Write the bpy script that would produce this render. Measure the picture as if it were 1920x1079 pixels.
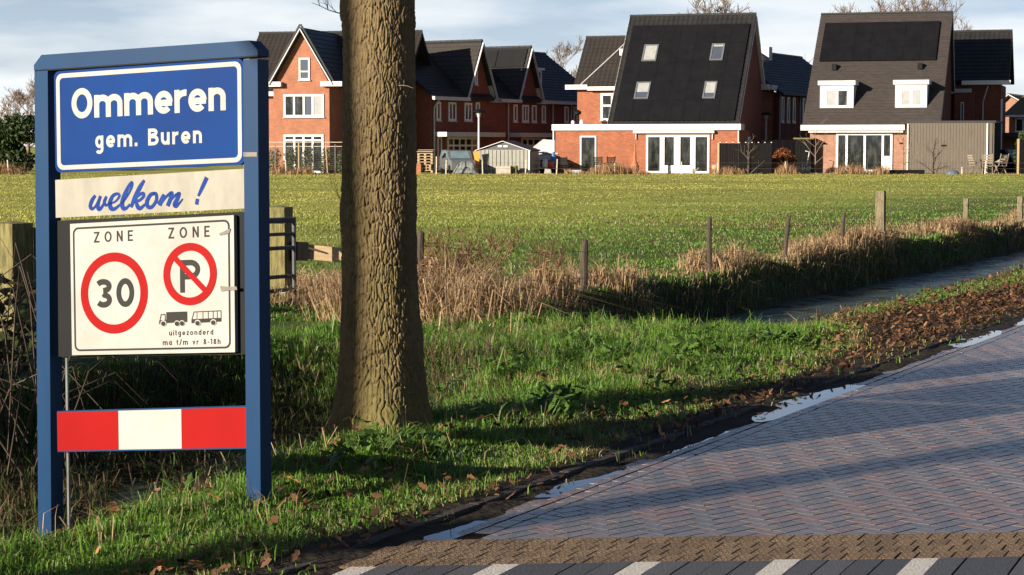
import bpy, math, random
import numpy as np
from mathutils import Vector

for _o in list(bpy.data.objects):
    bpy.data.objects.remove(_o)
SC = bpy.context.scene
COL = SC.collection
R = math.radians

# ------------------------------------------------------------------ camera
cam_d = bpy.data.cameras.new('camera')
cam = bpy.data.objects.new('camera', cam_d)
COL.objects.link(cam)
cam_d.sensor_width = 36.0
cam_d.lens = 36.0 * 3800.0 / 1920.0
cam_d.clip_start = 0.1
cam_d.clip_end = 8000.0
cam.location = (0, 0, 1.65)
cam.rotation_euler = (math.pi / 2 - math.atan(265.5 / 3800.0), 0, 0)
SC.camera = cam

# ------------------------------------------------------------------ light
SUN_AZ, SUN_EL = 51.0, 15.0            # direction the light travels (from +Y towards +X), height of the sun
ld = Vector((math.sin(R(SUN_AZ)) * math.cos(R(SUN_EL)), math.cos(R(SUN_AZ)) * math.cos(R(SUN_EL)), -math.sin(R(SUN_EL))))
sun_d = bpy.data.lights.new('sun', 'SUN')
sun_d.energy = 5.0
sun_d.angle = R(0.55)
sun_d.color = (1.0, 0.895, 0.745)
sun = bpy.data.objects.new('sun', sun_d)
COL.objects.link(sun)
sun.rotation_euler = ld.to_track_quat('-Z', 'Y').to_euler()

world = bpy.data.worlds.new('World')
SC.world = world
world.use_nodes = True
nt = world.node_tree
nt.nodes.clear()
wo = nt.nodes.new('ShaderNodeOutputWorld')
bg = nt.nodes.new('ShaderNodeBackground')
sky = nt.nodes.new('ShaderNodeTexSky')
sky.sky_type = 'NISHITA'
sky.sun_disc = False
sky.sun_elevation = R(SUN_EL)
sky.sun_rotation = R(180 + SUN_AZ)
sky.air_density = 0.48
sky.dust_density = 0.3
sky.ozone_density = 2.0
tc = nt.nodes.new('ShaderNodeTexCoord')
mp = nt.nodes.new('ShaderNodeMapping')
mp.inputs['Scale'].default_value = (4.2, 4.2, 20.0)
mp.inputs['Location'].default_value = (0.35, 0.1, 0.4)
nz = nt.nodes.new('ShaderNodeTexNoise')
nz.inputs['Scale'].default_value = 1.6
nz.inputs['Detail'].default_value = 6.0
nz.inputs['Roughness'].default_value = 0.52
ramp = nt.nodes.new('ShaderNodeValToRGB')
ramp.color_ramp.elements[0].position = 0.36
ramp.color_ramp.elements[0].color = (0, 0, 0, 1)
ramp.color_ramp.elements[1].position = 0.60
ramp.color_ramp.elements[1].color = (1, 1, 1, 1)
sep = nt.nodes.new('ShaderNodeSeparateXYZ')
cov = nt.nodes.new('ShaderNodeMapRange')       # cloud deck: dense near the horizon, thinning overhead
cov.inputs['From Min'].default_value = 0.02
cov.inputs['From Max'].default_value = 0.18
cov.inputs['To Min'].default_value = 1.0
cov.inputs['To Max'].default_value = 0.04
mul = nt.nodes.new('ShaderNodeMath'); mul.operation = 'MULTIPLY'
mix = nt.nodes.new('ShaderNodeMix'); mix.data_type = 'RGBA'
CLOUD = mix.inputs[7]
CLOUD.default_value = (8.6, 8.9, 9.0, 1)
haz = nt.nodes.new('ShaderNodeMix'); haz.data_type = 'RGBA'   # thin high cloud veil over the blue
haz.inputs[7].default_value = (5.3, 5.8, 6.2, 1)
cov2 = nt.nodes.new('ShaderNodeMapRange')
cov2.inputs['From Min'].default_value = 0.0
cov2.inputs['From Max'].default_value = 0.17
cov2.inputs['To Min'].default_value = 0.9
cov2.inputs['To Max'].default_value = 0.0
L = nt.links.new
L(tc.outputs['Generated'], mp.inputs['Vector'])
L(mp.outputs['Vector'], nz.inputs['Vector'])
L(nz.outputs['Fac'], ramp.inputs['Fac'])
L(tc.outputs['Generated'], sep.inputs[0])
L(sep.outputs['Z'], cov.inputs['Value'])
L(sep.outputs['Z'], cov2.inputs['Value'])
L(ramp.outputs['Color'], mul.inputs[0])
L(cov.outputs[0], mul.inputs[1])
L(sky.outputs['Color'], haz.inputs[6])
L(cov2.outputs[0], haz.inputs[0])
L(haz.outputs[2], mix.inputs[6])
L(mul.outputs[0], mix.inputs[0])
L(mix.outputs[2], bg.inputs['Color'])
L(bg.outputs[0], wo.inputs['Surface'])
bg.inputs['Strength'].default_value = 0.05

SC.view_settings.view_transform = 'Standard'
SC.view_settings.look = 'None'
SC.view_settings.gamma = 1.0
SC.view_settings.use_curve_mapping = False
SC.view_settings.exposure = 1.25
SC.render.engine = 'CYCLES'
SC.cycles.max_bounces = 6
SC.cycles.diffuse_bounces = 3
SC.cycles.glossy_bounces = 3
SC.cycles.transparent_max_bounces = 6
SC.cycles.use_denoising = True

# ------------------------------------------------------------------ helpers
def tag(o, label=None, cat=None, group=None, kind=None):
    if label: o['label'] = label
    if cat: o['category'] = cat
    if group: o['group'] = group
    if kind: o['kind'] = kind
    return o

def empty(name, loc=(0, 0, 0), rz=0.0, **k):
    o = bpy.data.objects.new(name, None)
    COL.objects.link(o)
    o.location = loc
    o.rotation_euler = (0, 0, rz)
    return tag(o, **k)

def link(name, me, mat, parent=None, **k):
    o = bpy.data.objects.new(name, me)
    COL.objects.link(o)
    if mat is not None and not me.materials:
        me.materials.append(mat)
    if parent is not None:
        o.parent = parent
    return tag(o, **k)

def npmesh(name, V, tris=None, quads=None, col=None, smooth=False):
    me = bpy.data.meshes.new(name)
    V = np.asarray(V, np.float32)
    me.vertices.add(len(V))
    me.vertices.foreach_set('co', V.ravel())
    parts, starts, n = [], [], 0
    nq = 0 if quads is None else len(quads)
    ntr = 0 if tris is None else len(tris)
    idx = []
    if nq: idx.append(np.asarray(quads, np.int32).ravel())
    if ntr: idx.append(np.asarray(tris, np.int32).ravel())
    idx = np.concatenate(idx)
    me.loops.add(len(idx))
    me.loops.foreach_set('vertex_index', idx)
    me.polygons.add(nq + ntr)
    st = np.concatenate([np.arange(nq) * 4, nq * 4 + np.arange(ntr) * 3]).astype(np.int32)
    me.polygons.foreach_set('loop_start', st)
    me.polygons.foreach_set('use_smooth', np.full(nq + ntr, bool(smooth)))
    if col is not None:
        a = me.color_attributes.new('Col', 'FLOAT_COLOR', 'POINT')
        c = np.ones((len(V), 4), np.float32)
        c[:, :3] = col
        a.data.foreach_set('color', c.ravel())
    me.update(calc_edges=True)
    return me

class MB:
    def __init__(s):
        s.v, s.f = [], []
    def add(s, vs, fs):
        b = len(s.v)
        s.v += [tuple(map(float, q)) for q in vs]
        s.f += [tuple(b + i for i in q) for q in fs]
        return s
    def box(s, x0, x1, y0, y1, z0, z1):
        return s.add([(x0, y0, z0), (x1, y0, z0), (x1, y1, z0), (x0, y1, z0), (x0, y0, z1), (x1, y0, z1), (x1, y1, z1), (x0, y1, z1)],
                     [(0, 3, 2, 1), (4, 5, 6, 7), (0, 1, 5, 4), (1, 2, 6, 5), (2, 3, 7, 6), (3, 0, 4, 7)])
    def prism(s, poly, d, axis='x', a0=0., a1=1.):
        # poly: list of 2D points; axis 'x': (y,z) along x; 'y': (x,z) along y; 'z': (x,y) along z
        n = len(poly)
        def P(q, a):
            return (a, q[0], q[1]) if axis == 'x' else (q[0], a, q[1]) if axis == 'y' else (q[0], q[1], a)
        vs = [P(q, a0) for q in poly] + [P(q, a1) for q in poly]
        fs = [tuple(range(n))[::-1], tuple(range(n, 2 * n))] + [(i, (i + 1) % n, n + (i + 1) % n, n + i) for i in range(n)]
        return s.add(vs, fs)
    def beam(s, p0, p1, w, h, up=(0, 0, 1)):
        p0, p1 = Vector(p0), Vector(p1)
        d = (p1 - p0).normalized()
        sd = d.cross(Vector(up))
        if sd.length < 1e-4: sd = Vector((1, 0, 0))
        sd = sd.normalized() * (w / 2)
        u = sd.cross(d).normalized() * (h / 2)
        vs = [p + a * sd + b * u for p in (p0, p1) for a, b in ((-1, -1), (1, -1), (1, 1), (-1, 1))]
        return s.add(vs, [(0, 1, 2, 3), (7, 6, 5, 4), (0, 4, 5, 1), (1, 5, 6, 2), (2, 6, 7, 3), (3, 7, 4, 0)])
    def tube(s, pts, rad, n=6, caps=True):
        pts = [Vector(p) for p in pts]
        if not hasattr(rad, '__len__'): rad = [rad] * len(pts)
        vs, fs = [], []
        prev = None
        for i, p in enumerate(pts):
            d = (pts[min(i + 1, len(pts) - 1)] - pts[max(i - 1, 0)])
            d = d.normalized() if d.length > 1e-9 else Vector((0, 0, 1))
            a = prev if prev is not None else (Vector((1, 0, 0)) if abs(d.x) < .8 else Vector((0, 1, 0)))
            a = (a - d * a.dot(d))
            a = a.normalized() if a.length > 1e-6 else d.orthogonal().normalized()
            prev = a
            b = d.cross(a)
            for k in range(n):
                t = 2 * math.pi * k / n
                vs.append(p + (a * math.cos(t) + b * math.sin(t)) * rad[i])
        for i in range(len(pts) - 1):
            for k in range(n):
                fs.append((i * n + k, i * n + (k + 1) % n, (i + 1) * n + (k + 1) % n, (i + 1) * n + k))
        if caps:
            fs.append(tuple(range(n))[::-1])
            fs.append(tuple(range((len(pts) - 1) * n, len(pts) * n)))
        return s.add(vs, fs)
    def lathe(s, prof, c=(0, 0, 0), n=14):
        vs, fs = [], []
        for (r, z) in prof:
            for k in range(n):
                t = 2 * math.pi * k / n
                vs.append((c[0] + r * math.cos(t), c[1] + r * math.sin(t), c[2] + z))
        for i in range(len(prof) - 1):
            for k in range(n):
                fs.append((i * n + k, i * n + (k + 1) % n, (i + 1) * n + (k + 1) % n, (i + 1) * n + k))
        fs.append(tuple(range(n))[::-1]); fs.append(tuple(range((len(prof) - 1) * n, len(prof) * n)))
        return s.add(vs, fs)
    def build(s, name, mat, parent=None, smooth=False, **k):
        me = bpy.data.meshes.new(name)
        me.from_pydata(s.v, [], s.f)
        if smooth:
            me.polygons.foreach_set('use_smooth', [True] * len(me.polygons))
        me.update()
        return link(name, me, mat, parent, **k)

def P(name, mat, parent, *boxes, **k):
    out = [MB().box(*b).build(name, mat, parent, **k) for b in boxes]
    return out[0]

# ------------------------------------------------------------------ materials
def new_mat(name):
    m = bpy.data.materials.new(name)
    m.use_nodes = True
    return m, m.node_tree, m.node_tree.nodes['Principled BSDF']

def M(name, c1, c2=None, scale=4.0, rough=.8, bump=0.0, bscale=40.0, metal=0.0, spec=.4, stretch=(1, 1, 1), detail=5.0, lo=.35, hi=.65, rough2=None):
    m, t, b = new_mat(name)
    b.inputs['Roughness'].default_value = rough
    b.inputs['Metallic'].default_value = metal
    b.inputs['Specular IOR Level'].default_value = spec
    if c2 is None: c2 = tuple(x * .82 for x in c1)
    co = t.nodes.new('ShaderNodeTexCoord')
    mapn = t.nodes.new('ShaderNodeMapping')
    mapn.inputs['Scale'].default_value = stretch
    t.links.new(co.outputs['Object'], mapn.inputs[0])
    n = t.nodes.new('ShaderNodeTexNoise')
    n.inputs['Scale'].default_value = scale
    n.inputs['Detail'].default_value = detail
    n.inputs['Roughness'].default_value = .6
    t.links.new(mapn.outputs[0], n.inputs['Vector'])
    mr = t.nodes.new('ShaderNodeMapRange')
    mr.inputs['From Min'].default_value = lo
    mr.inputs['From Max'].default_value = hi
    t.links.new(n.outputs['Fac'], mr.inputs['Value'])
    mx = t.nodes.new('ShaderNodeMix'); mx.data_type = 'RGBA'
    mx.inputs[6].default_value = (*c1, 1)
    mx.inputs[7].default_value = (*c2, 1)
    t.links.new(mr.outputs[0], mx.inputs[0])
    t.links.new(mx.outputs[2], b.inputs['Base Color'])
    if rough2 is not None:
        r2 = t.nodes.new('ShaderNodeMapRange')
        r2.inputs['To Min'].default_value = rough
        r2.inputs['To Max'].default_value = rough2
        t.links.new(mr.outputs[0], r2.inputs['Value'])
        t.links.new(r2.outputs[0], b.inputs['Roughness'])
    if bump:
        nb = t.nodes.new('ShaderNodeTexNoise')
        nb.inputs['Scale'].default_value = bscale
        nb.inputs['Detail'].default_value = 4
        t.links.new(mapn.outputs[0], nb.inputs['Vector'])
        bp = t.nodes.new('ShaderNodeBump')
        bp.inputs['Strength'].default_value = bump
        bp.inputs['Distance'].default_value = .02
        t.links.new(nb.outputs['Fac'], bp.inputs['Height'])
        t.links.new(bp.outputs[0], b.inputs['Normal'])
    return m

def AM(name, rough=.7, trans=0.0, spec=.3, nscale=0, bump=0.0, bscale=30.0, nlo=.7, nhi=1.25):
    """material that takes its own colour from the Col attribute, broken up with noise"""
    m, t, b = new_mat(name)
    b.inputs['Roughness'].default_value = rough
    b.inputs['Specular IOR Level'].default_value = spec
    a = t.nodes.new('ShaderNodeAttribute')
    a.attribute_name = 'Col'
    out = a.outputs['Color']
    co = t.nodes.new('ShaderNodeTexCoord')
    if nscale:
        n = t.nodes.new('ShaderNodeTexNoise')
        n.inputs['Scale'].default_value = nscale
        n.inputs['Detail'].default_value = 8
        n.inputs['Roughness'].default_value = .7
        t.links.new(co.outputs['Object'], n.inputs['Vector'])
        mr = t.nodes.new('ShaderNodeMapRange')
        mr.inputs['From Min'].default_value = .3; mr.inputs['From Max'].default_value = .7
        mr.inputs['To Min'].default_value = nlo; mr.inputs['To Max'].default_value = nhi
        t.links.new(n.outputs['Fac'], mr.inputs['Value'])
        vm = t.nodes.new('ShaderNodeVectorMath'); vm.operation = 'SCALE'
        t.links.new(out, vm.inputs[0]); t.links.new(mr.outputs[0], vm.inputs['Scale'])
        out = vm.outputs[0]
    t.links.new(out, b.inputs['Base Color'])
    if bump:
        nb = t.nodes.new('ShaderNodeTexNoise')
        nb.inputs['Scale'].default_value = bscale; nb.inputs['Detail'].default_value = 6
        t.links.new(co.outputs['Object'], nb.inputs['Vector'])
        bp = t.nodes.new('ShaderNodeBump')
        bp.inputs['Strength'].default_value = bump; bp.inputs['Distance'].default_value = .03
        t.links.new(nb.outputs['Fac'], bp.inputs['Height'])
        t.links.new(bp.outputs[0], b.inputs['Normal'])
    if trans:
        tr = t.nodes.new('ShaderNodeBsdfTranslucent')
        t.links.new(out, tr.inputs['Color'])
        ms = t.nodes.new('ShaderNodeMixShader')
        ms.inputs[0].default_value = trans
        o = t.nodes['Material Output']
        t.links.new(b.outputs[0], ms.inputs[1]); t.links.new(tr.outputs[0], ms.inputs[2])
        t.links.new(ms.outputs[0], o.inputs['Surface'])
    return m

def brickmat(name, c1, c2, mortar):
    m, t, b = new_mat(name)
    b.inputs['Roughness'].default_value = .9
    b.inputs['Specular IOR Level'].default_value = .2
    co = t.nodes.new('ShaderNodeTexCoord')
    sp = t.nodes.new('ShaderNodeSeparateXYZ')
    t.links.new(co.outputs['Object'], sp.inputs[0])
    ad = t.nodes.new('ShaderNodeMath'); ad.operation = 'ADD'
    t.links.new(sp.outputs[0], ad.inputs[0]); t.links.new(sp.outputs[1], ad.inputs[1])
    cb = t.nodes.new('ShaderNodeCombineXYZ')
    t.links.new(ad.outputs[0], cb.inputs[0]); t.links.new(sp.outputs[2], cb.inputs[1])
    br = t.nodes.new('ShaderNodeTexBrick')
    br.inputs['Color1'].default_value = (*c1, 1)
    br.inputs['Color2'].default_value = (*c2, 1)
    br.inputs['Mortar'].default_value = (*mortar, 1)
    br.inputs['Scale'].default_value = 1.0
    br.inputs['Brick Width'].default_value = .22
    br.inputs['Row Height'].default_value = .0625
    br.inputs['Mortar Size'].default_value = .006
    br.inputs['Bias'].default_value = -.1
    t.links.new(cb.outputs[0], br.inputs['Vector'])
    n = t.nodes.new('ShaderNodeTexNoise')
    n.inputs['Scale'].default_value = 1.3; n.inputs['Detail'].default_value = 9; n.inputs['Roughness'].default_value = .75
    t.links.new(co.outputs['Object'], n.inputs['Vector'])
    mr = t.nodes.new('ShaderNodeMapRange')
    mr.inputs['From Min'].default_value = .3; mr.inputs['From Max'].default_value = .7
    mr.inputs['To Min'].default_value = .72; mr.inputs['To Max'].default_value = 1.22
    t.links.new(n.outputs['Fac'], mr.inputs['Value'])
    vm = t.nodes.new('ShaderNodeVectorMath'); vm.operation = 'SCALE'
    t.links.new(br.outputs['Color'], vm.inputs[0]); t.links.new(mr.outputs[0], vm.inputs['Scale'])
    t.links.new(vm.outputs[0], b.inputs['Base Color'])
    bp = t.nodes.new('ShaderNodeBump'); bp.inputs['Strength'].default_value = .4; bp.inputs['Distance'].default_value = .01
    t.links.new(br.outputs['Fac'], bp.inputs['Height']); bp.invert = True
    t.links.new(bp.outputs[0], b.inputs['Normal'])
    return m

m_white = M('white_paint', (.60, .59, .57), (.53, .52, .50), 2.0, .5)
m_grey = M('grey_trim', (.42, .42, .42), (.36, .36, .36), 3.0, .6)
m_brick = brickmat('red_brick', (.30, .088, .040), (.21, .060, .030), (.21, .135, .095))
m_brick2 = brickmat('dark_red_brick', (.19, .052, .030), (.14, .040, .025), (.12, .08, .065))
m_brick3 = brickmat('brown_brick', (.30, .14, .085), (.24, .11, .07), (.26, .2, .16))
m_brick_pale = brickmat('orange_brick', (.33, .118, .062), (.26, .092, .05), (.26, .17, .12))
m_tile = M('black_roof_tile', (.013, .0125, .0125), (.022, .020, .019), 1.2, .5, spec=.4)
m_tile_b = M('brown_roof_tile', (.030, .024, .020), (.022, .018, .015), .8, .6)
m_tile_o = M('weathered_roof_tile', (.13, .085, .05), (.09, .07, .04), 2.0, .8)
m_slab = M('roof_edge', (.02, .02, .02), None, 3, .7)
m_shingle = M('slate_shingle', (.043, .034, .030), (.030, .024, .021), 2.5, .75, stretch=(1, 1, 3))
m_pv = M('solar_panel', (.006, .006, .007), (.009, .0085, .0095), 1.5, .45, spec=.16)
m_glass = M('window_glass', (.008, .009, .010), (.060, .062, .056), 1.6, .06, spec=.6, stretch=(2.2, 2.2, .8), lo=.45, hi=.75)  # lighter vertical mottling in the colour stands in for reflections
m_blind = M('window_blind', (.30, .30, .29), (.24, .24, .235), 3, .35)
m_skyglass = M('roof_window_glass', (.06, .07, .10), (.05, .06, .08), 2, .04, spec=1.0)
m_blackwood = M('black_stain_and_shade_wood', (.005, .0048, .0048), (.009, .008, .008), 3, .9, spec=.12, stretch=(6, 6, .5))
m_wood_grey = M('weathered_cladding', (.118, .096, .074), (.082, .066, .052), 3.5, .85, stretch=(8, 8, .4))
m_wood_post = M('old_fence_wood', (.20, .16, .09), (.08, .065, .04), 9, .9, bump=.6, bscale=30, stretch=(5, 5, .6))
m_wood_moss = M('mossy_timber', (.19, .165, .06), (.08, .068, .028), 7, .95, bump=.7, bscale=25, stretch=(4, 4, .7))
m_wood_light = M('pale_timber', (.42, .30, .17), (.33, .23, .13), 6, .85, stretch=(1, 6, 6))
m_stake = M('pale_stake', (.55, .48, .38), (.42, .36, .28), 8, .85)
m_galv = M('galvanised_steel', (.26, .27, .27), (.18, .19, .19), 10, .42, metal=.6)
m_wood_dark = M('dark_old_stake', (.07, .05, .035), (.035, .026, .02), 9, .9, bump=.6, bscale=30, stretch=(5, 5, .6))
m_wire = M('fence_wire', (.12, .11, .10), None, 10, .6, metal=.4)
m_black = M('black_paint', (.006, .006, .0065), None, 5, .6, spec=.12)

# ------------------------------------------------------------------ terrain frame: u runs along the road, v to its left from the road edge
TX, TY = math.sin(R(26)), math.cos(R(26))
NX, NY = -TY, TX
V0 = 4.1
WATER_Z = -0.5
rng = np.random.default_rng(7)
random.seed(5)

def xy(u, v):
    return TX * u + NX * (v + V0), TY * u + NY * (v + V0)
def uvof(x, y):
    return x * TX + y * TY, x * NX + y * NY - V0
def sstep(a, b, x):
    t = np.clip((x - a) / (b - a), 0, 1)
    return t * t * (3 - 2 * t)
_tab = np.random.default_rng(11).random((257, 257))
def vn(x, y, s=0):
    x = np.asarray(x, float) + s * 17.3; y = np.asarray(y, float) + s * 9.1
    xi = np.floor(x).astype(int); yi = np.floor(y).astype(int)
    fx = x - xi; fy = y - yi
    fx = fx * fx * (3 - 2 * fx); fy = fy * fy * (3 - 2 * fy)
    a = _tab[xi % 256, yi % 256]; b = _tab[(xi + 1) % 256, yi % 256]
    c = _tab[xi % 256, (yi + 1) % 256]; d = _tab[(xi + 1) % 256, (yi + 1) % 256]
    return (a * (1 - fx) + b * fx) * (1 - fy) + (c * (1 - fx) + d * fx) * fy
def fbm(x, y, s=0, o=4):
    t = 0; a = .5; k = 1.0
    for i in range(o):
        t = t + a * vn(x * k, y * k, s + i); a *= .5; k *= 2.03
    return t / (1 - .5 ** o)
def bank(u):
    return 1.30 + .25 * sstep(8.5, 10.5, u) + 1.05 * sstep(10.5, 14, u) - 1.25 * sstep(15.2, 18.6, u)
def Hgt(x, y):
    x = np.asarray(x, float); y = np.asarray(y, float)
    u, v = uvof(x, y)
    wob = (fbm(u * .5, v * .0 + 3.3, 2, 2) - .5) * .5
    vb = bank(u) + wob
    near = -.95 * sstep(0, 1.35, v - vb)
    far = -.95 * (1 - sstep(0, .72, v - 4.38 - wob * .5))
    dam = 1 - sstep(12.0, 13.7, u) * (1 - sstep(16.6, 18.4, u))
    h = np.maximum(near, far) * dam
    grass = sstep(.25, .9, v)
    h = h + grass * ((fbm(x * 1.6, y * 1.6, 4, 3) - .5) * .10 + .02)
    h = np.where(v < .3, -.034 + .032 * sstep(-.18, .0, v) + .020 * sstep(.0, .2, v) + (fbm(x * 5, y * 5, 6, 4) - .5) * .040 * sstep(-.2, -.05, v), h)
    return h
def mudline(u):       # how far mud and leaf litter reach up the verge
    return .14 + .16 * fbm(u * .9, u * 0, 5, 2) + .80 * sstep(14.5, 19.5, u) * (1 - .5 * sstep(20, 25, u)) + .20 * sstep(10, 13.5, u)

us = np.unique(np.concatenate([np.array([-3500, -1500, -600, -250, -120, -60, -30, -15, -6, 0]), np.arange(3, 46, .11), np.arange(46, 140, 1.5), np.array([160, 200, 260, 400, 700, 1400, 3500])]))
vs_ = np.unique(np.concatenate([np.array([-3500, -1500, -600, -250, -120, -60, -30, -15, -8, -4, -2, -1]), np.arange(-.6, .5, .04), np.arange(.5, 7, .07), np.arange(7, 25, .5), np.arange(25, 160, 3.0), np.array([180, 250, 400, 700, 1500, 3500])]))
U, V = np.meshgrid(us, vs_, indexing='ij')
X, Y = xy(U, V)
Z = Hgt(X, Y)
Vt = np.stack([X, Y, Z], -1).reshape(-1, 3)
nu, nv = U.shape
ii = np.arange(nu * nv).reshape(nu, nv)
quads = np.stack([ii[:-1, :-1], ii[:-1, 1:], ii[1:, 1:], ii[1:, :-1]], -1).reshape(-1, 4)[:, ::-1]
u_, v_ = U.ravel(), V.ravel()
x_, y_ = X.ravel(), Y.ravel()
f1 = fbm(x_ * .09, y_ * .30, 8, 4)[:, None]
f2 = fbm(x_ * .5, y_ * .8, 9, 4)[:, None]
c_field = np.array([.33, .315, .068]) * (1 - f1) + np.array([.20, .225, .042]) * f1
c_field = c_field * (.7 + .6 * f2)
c_near = np.array([.060, .085, .018]) * (.7 + .6 * f2)
t = sstep(6, 16, v_ + 4 * (f1[:, 0] - .5))[:, None]
c = c_near * (1 - t) + c_field * t
c_soil = np.array([.035, .032, .014]) * (.6 + .8 * f2)
t = sstep(5.6, 4.9, v_)[:, None]
c = c * (1 - t) + c_soil * t
c_mud = np.array([.030, .022, .014]) * (.7 + .6 * f2)
t = sstep(.12, -.08, v_ - mudline(u_))[:, None]
c = c * (1 - t) + c_mud * t
m_ground = AM('ground_soil_and_turf', rough=.9, spec=.15, nscale=5.0, bump=.9, bscale=16.0)
ground = link('ground', npmesh('ground', Vt, quads=quads, col=c, smooth=True), m_ground, kind='structure')

# water in the ditch
m_water = M('ditch_water', (.028, .036, .024), (.055, .068, .044), 2.2, .16, rough2=.6, bump=.12, bscale=9, spec=.14, stretch=(1, 1, 1), lo=.42, hi=.6)
wm = MB()
for u0, u1 in ((-30, 13.6), (17.8, 90)):
    k = max(2, int((u1 - u0) / 3))
    for i in range(k):
        a, b = u0 + (u1 - u0) * i / k, u0 + (u1 - u0) * (i + 1) / k
        wm.add([(*xy(a, 2.2), WATER_Z), (*xy(b, 2.2), WATER_Z), (*xy(b, 5.0), WATER_Z), (*xy(a, 5.0), WATER_Z)], [(0, 1, 2, 3)])
wm.build('ditch_water', m_water, kind='structure')

# ------------------------------------------------------------------ brick road
m_rbase = M('road_joint_sand', (.014, .011, .009), (.007, .006, .005), 14, .95, spec=.03, bump=.5, bscale=60)
def gutter(v):
    return -.015 * np.exp(-((v + .05) / .13) ** 2)
rb = MB()
_vl = [.02, -.02, -.05, -.08, -.11, -.14, -.17, -.2, -.24, -.28, -.34, -.42, -6.2]
for i in range(80):
    a, b = -10 + i * 1.25, -10 + (i + 1) * 1.25
    for v1_, v2_ in zip(_vl[:-1], _vl[1:]):
        z1_, z2_ = -.0013 + float(gutter(v1_)), -.0013 + float(gutter(v2_))
        rb.add([(*xy(a, v1_), z1_), (*xy(a, v2_), z2_), (*xy(b, v2_), z2_), (*xy(b, v1_), z1_)], [(0, 1, 2, 3)])
for i in range(0):
    a, b = -10 + i * 2.5, -10 + (i + 1) * 2.5
    rb.add([(*xy(a, .02), -.0105), (*xy(a, -6.2), -.0105), (*xy(b, -6.2), -.0105), (*xy(b, .02), -.0105)], [(0, 1, 2, 3)])
road = rb.build('road', m_rbase, kind='structure')

m_brickroad = AM('wet_paving_brick', rough=.26, spec=.5, nscale=9, bump=.25, bscale=38, nlo=.6, nhi=1.35)
m_tan = AM('sanded_paver', rough=.75, spec=.3, nscale=60, bump=1.0, bscale=90, nlo=.25, nhi=2.1)
m_gpav = AM('grey_concrete_paver', rough=.55, spec=.35, nscale=40, bump=.3, bscale=90)

def paver_verts(poly, h=.05, ch=.0005):
    """convex polygon brick: chamfered top at z=0"""
    poly = np.asarray(poly, float)
    cen = poly.mean(0)
    n = len(poly)
    d = cen - poly
    ins = poly + d / np.linalg.norm(d, axis=1, keepdims=True) * ch * 1.6
    V = np.concatenate([np.c_[ins, np.zeros(n)], np.c_[poly, np.full(n, -ch)], np.c_[poly, np.full(n, -h)]])
    q = []
    for i in range(n):
        j = (i + 1) % n
        q += [(n + i, n + j, j, i), (2 * n + i, 2 * n + j, n + j, n + i)]
    q.append((0, 1, 2, 3))
    return V, np.array(q)
def rect(l, w):
    return [(-l / 2, -w / 2), (l / 2, -w / 2), (l / 2, w / 2), (-l / 2, w / 2)]

BW = .083
JG = .0088
pal = np.array([[.140, .104, .084], [.158, .098, .074], [.122, .100, .086], [.148, .112, .090], [.168, .100, .074], [.106, .090, .078]])
bV, bQ = paver_verts(rect(2 * BW - JG, BW - JG))
b_mesh = []
for k in range(6):
    me = npmesh('brick', bV, quads=bQ, col=np.tile(pal[k], (len(bV), 1)))
    me.materials.append(m_brickroad)
    b_mesh.append(me)
bricks = []          # (x, y, angle)
cutb = []
def halfplane(poly, f):
    out = []
    for i_ in range(len(poly)):
        a, b = poly[i_], poly[(i_ + 1) % len(poly)]
        fa, fb = f(a), f(b)
        if fa >= 0: out.append(a)
        if (fa >= 0) != (fb >= 0):
            t_ = fa / (fa - fb)
            out.append((a[0] + (b[0] - a[0]) * t_, a[1] + (b[1] - a[1]) * t_))
    return out
edge_f = lambda q: -.277 - uvof(*q)[1]
band_f = lambda q: q[1] - 8.436 - .07 * q[0]
edge2_f = lambda q: 1.0
A45 = R(45)
for kk in range(-60, 620):
    for mm in range(-150, 60):
        for typ in (0, 1):
            if typ == 0: a, b, ang = kk + 4 * mm + 1, kk + .5, 0
            else: a, b, ang = kk + 4 * mm + 2.5, kk, math.pi / 2
            a *= BW; b *= BW
            x = (a - b) * .7071; y = (a + b) * .7071
            uu, vv = uvof(x, y)
            if not (6 < uu < 31 and -5.6 < vv < -.17): continue
            if y < 8.3 + .07 * x: continue
            an = ang + A45
            if vv > -.42 or y < 8.62 + .07 * x:
                c0, s0 = math.cos(an), math.sin(an)
                pl = [(x + a_ * c0 - b_ * s0, y + a_ * s0 + b_ * c0) for a_, b_ in rect(2 * BW - JG, BW - JG)]
                if min(edge_f(q) for q in pl) < 0 or min(band_f(q) for q in pl) < 0:
                    pl = halfplane(halfplane(pl, edge_f), band_f)
                    if len(pl) >= 3: cutb.append(pl)
                    continue
            bricks.append((x, y, an))
for r_ in range(3):                                   # edge courses laid lengthwise
    for i in range(170):
        uu = 6.9 + i * 2 * BW + (BW if r_ % 2 else 0)
        x, y = xy(uu, -.02 - BW * (r_ + .5))
        if y < 8.52 + .07 * x: continue
        bricks.append((x, y, math.atan2(TY, TX)))
bricks = np.array(bricks)
dist = np.hypot(bricks[:, 0], bricks[:, 1])
infr = np.abs(bricks[:, 0] / bricks[:, 1]) < .252
order = np.argsort(np.where(infr, dist, dist + 1000))
wear = fbm(bricks[:, 0] * 1.2, bricks[:, 1] * 1.2, 21, 3)
sink = (fbm(bricks[:, 0] * .9, bricks[:, 1] * .9, 22, 3) - .5) * .0004 + gutter(bricks[:, 0] * NX + bricks[:, 1] * NY - V0)
far_V, far_Q, far_C, nb = [], [], [], 0
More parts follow.
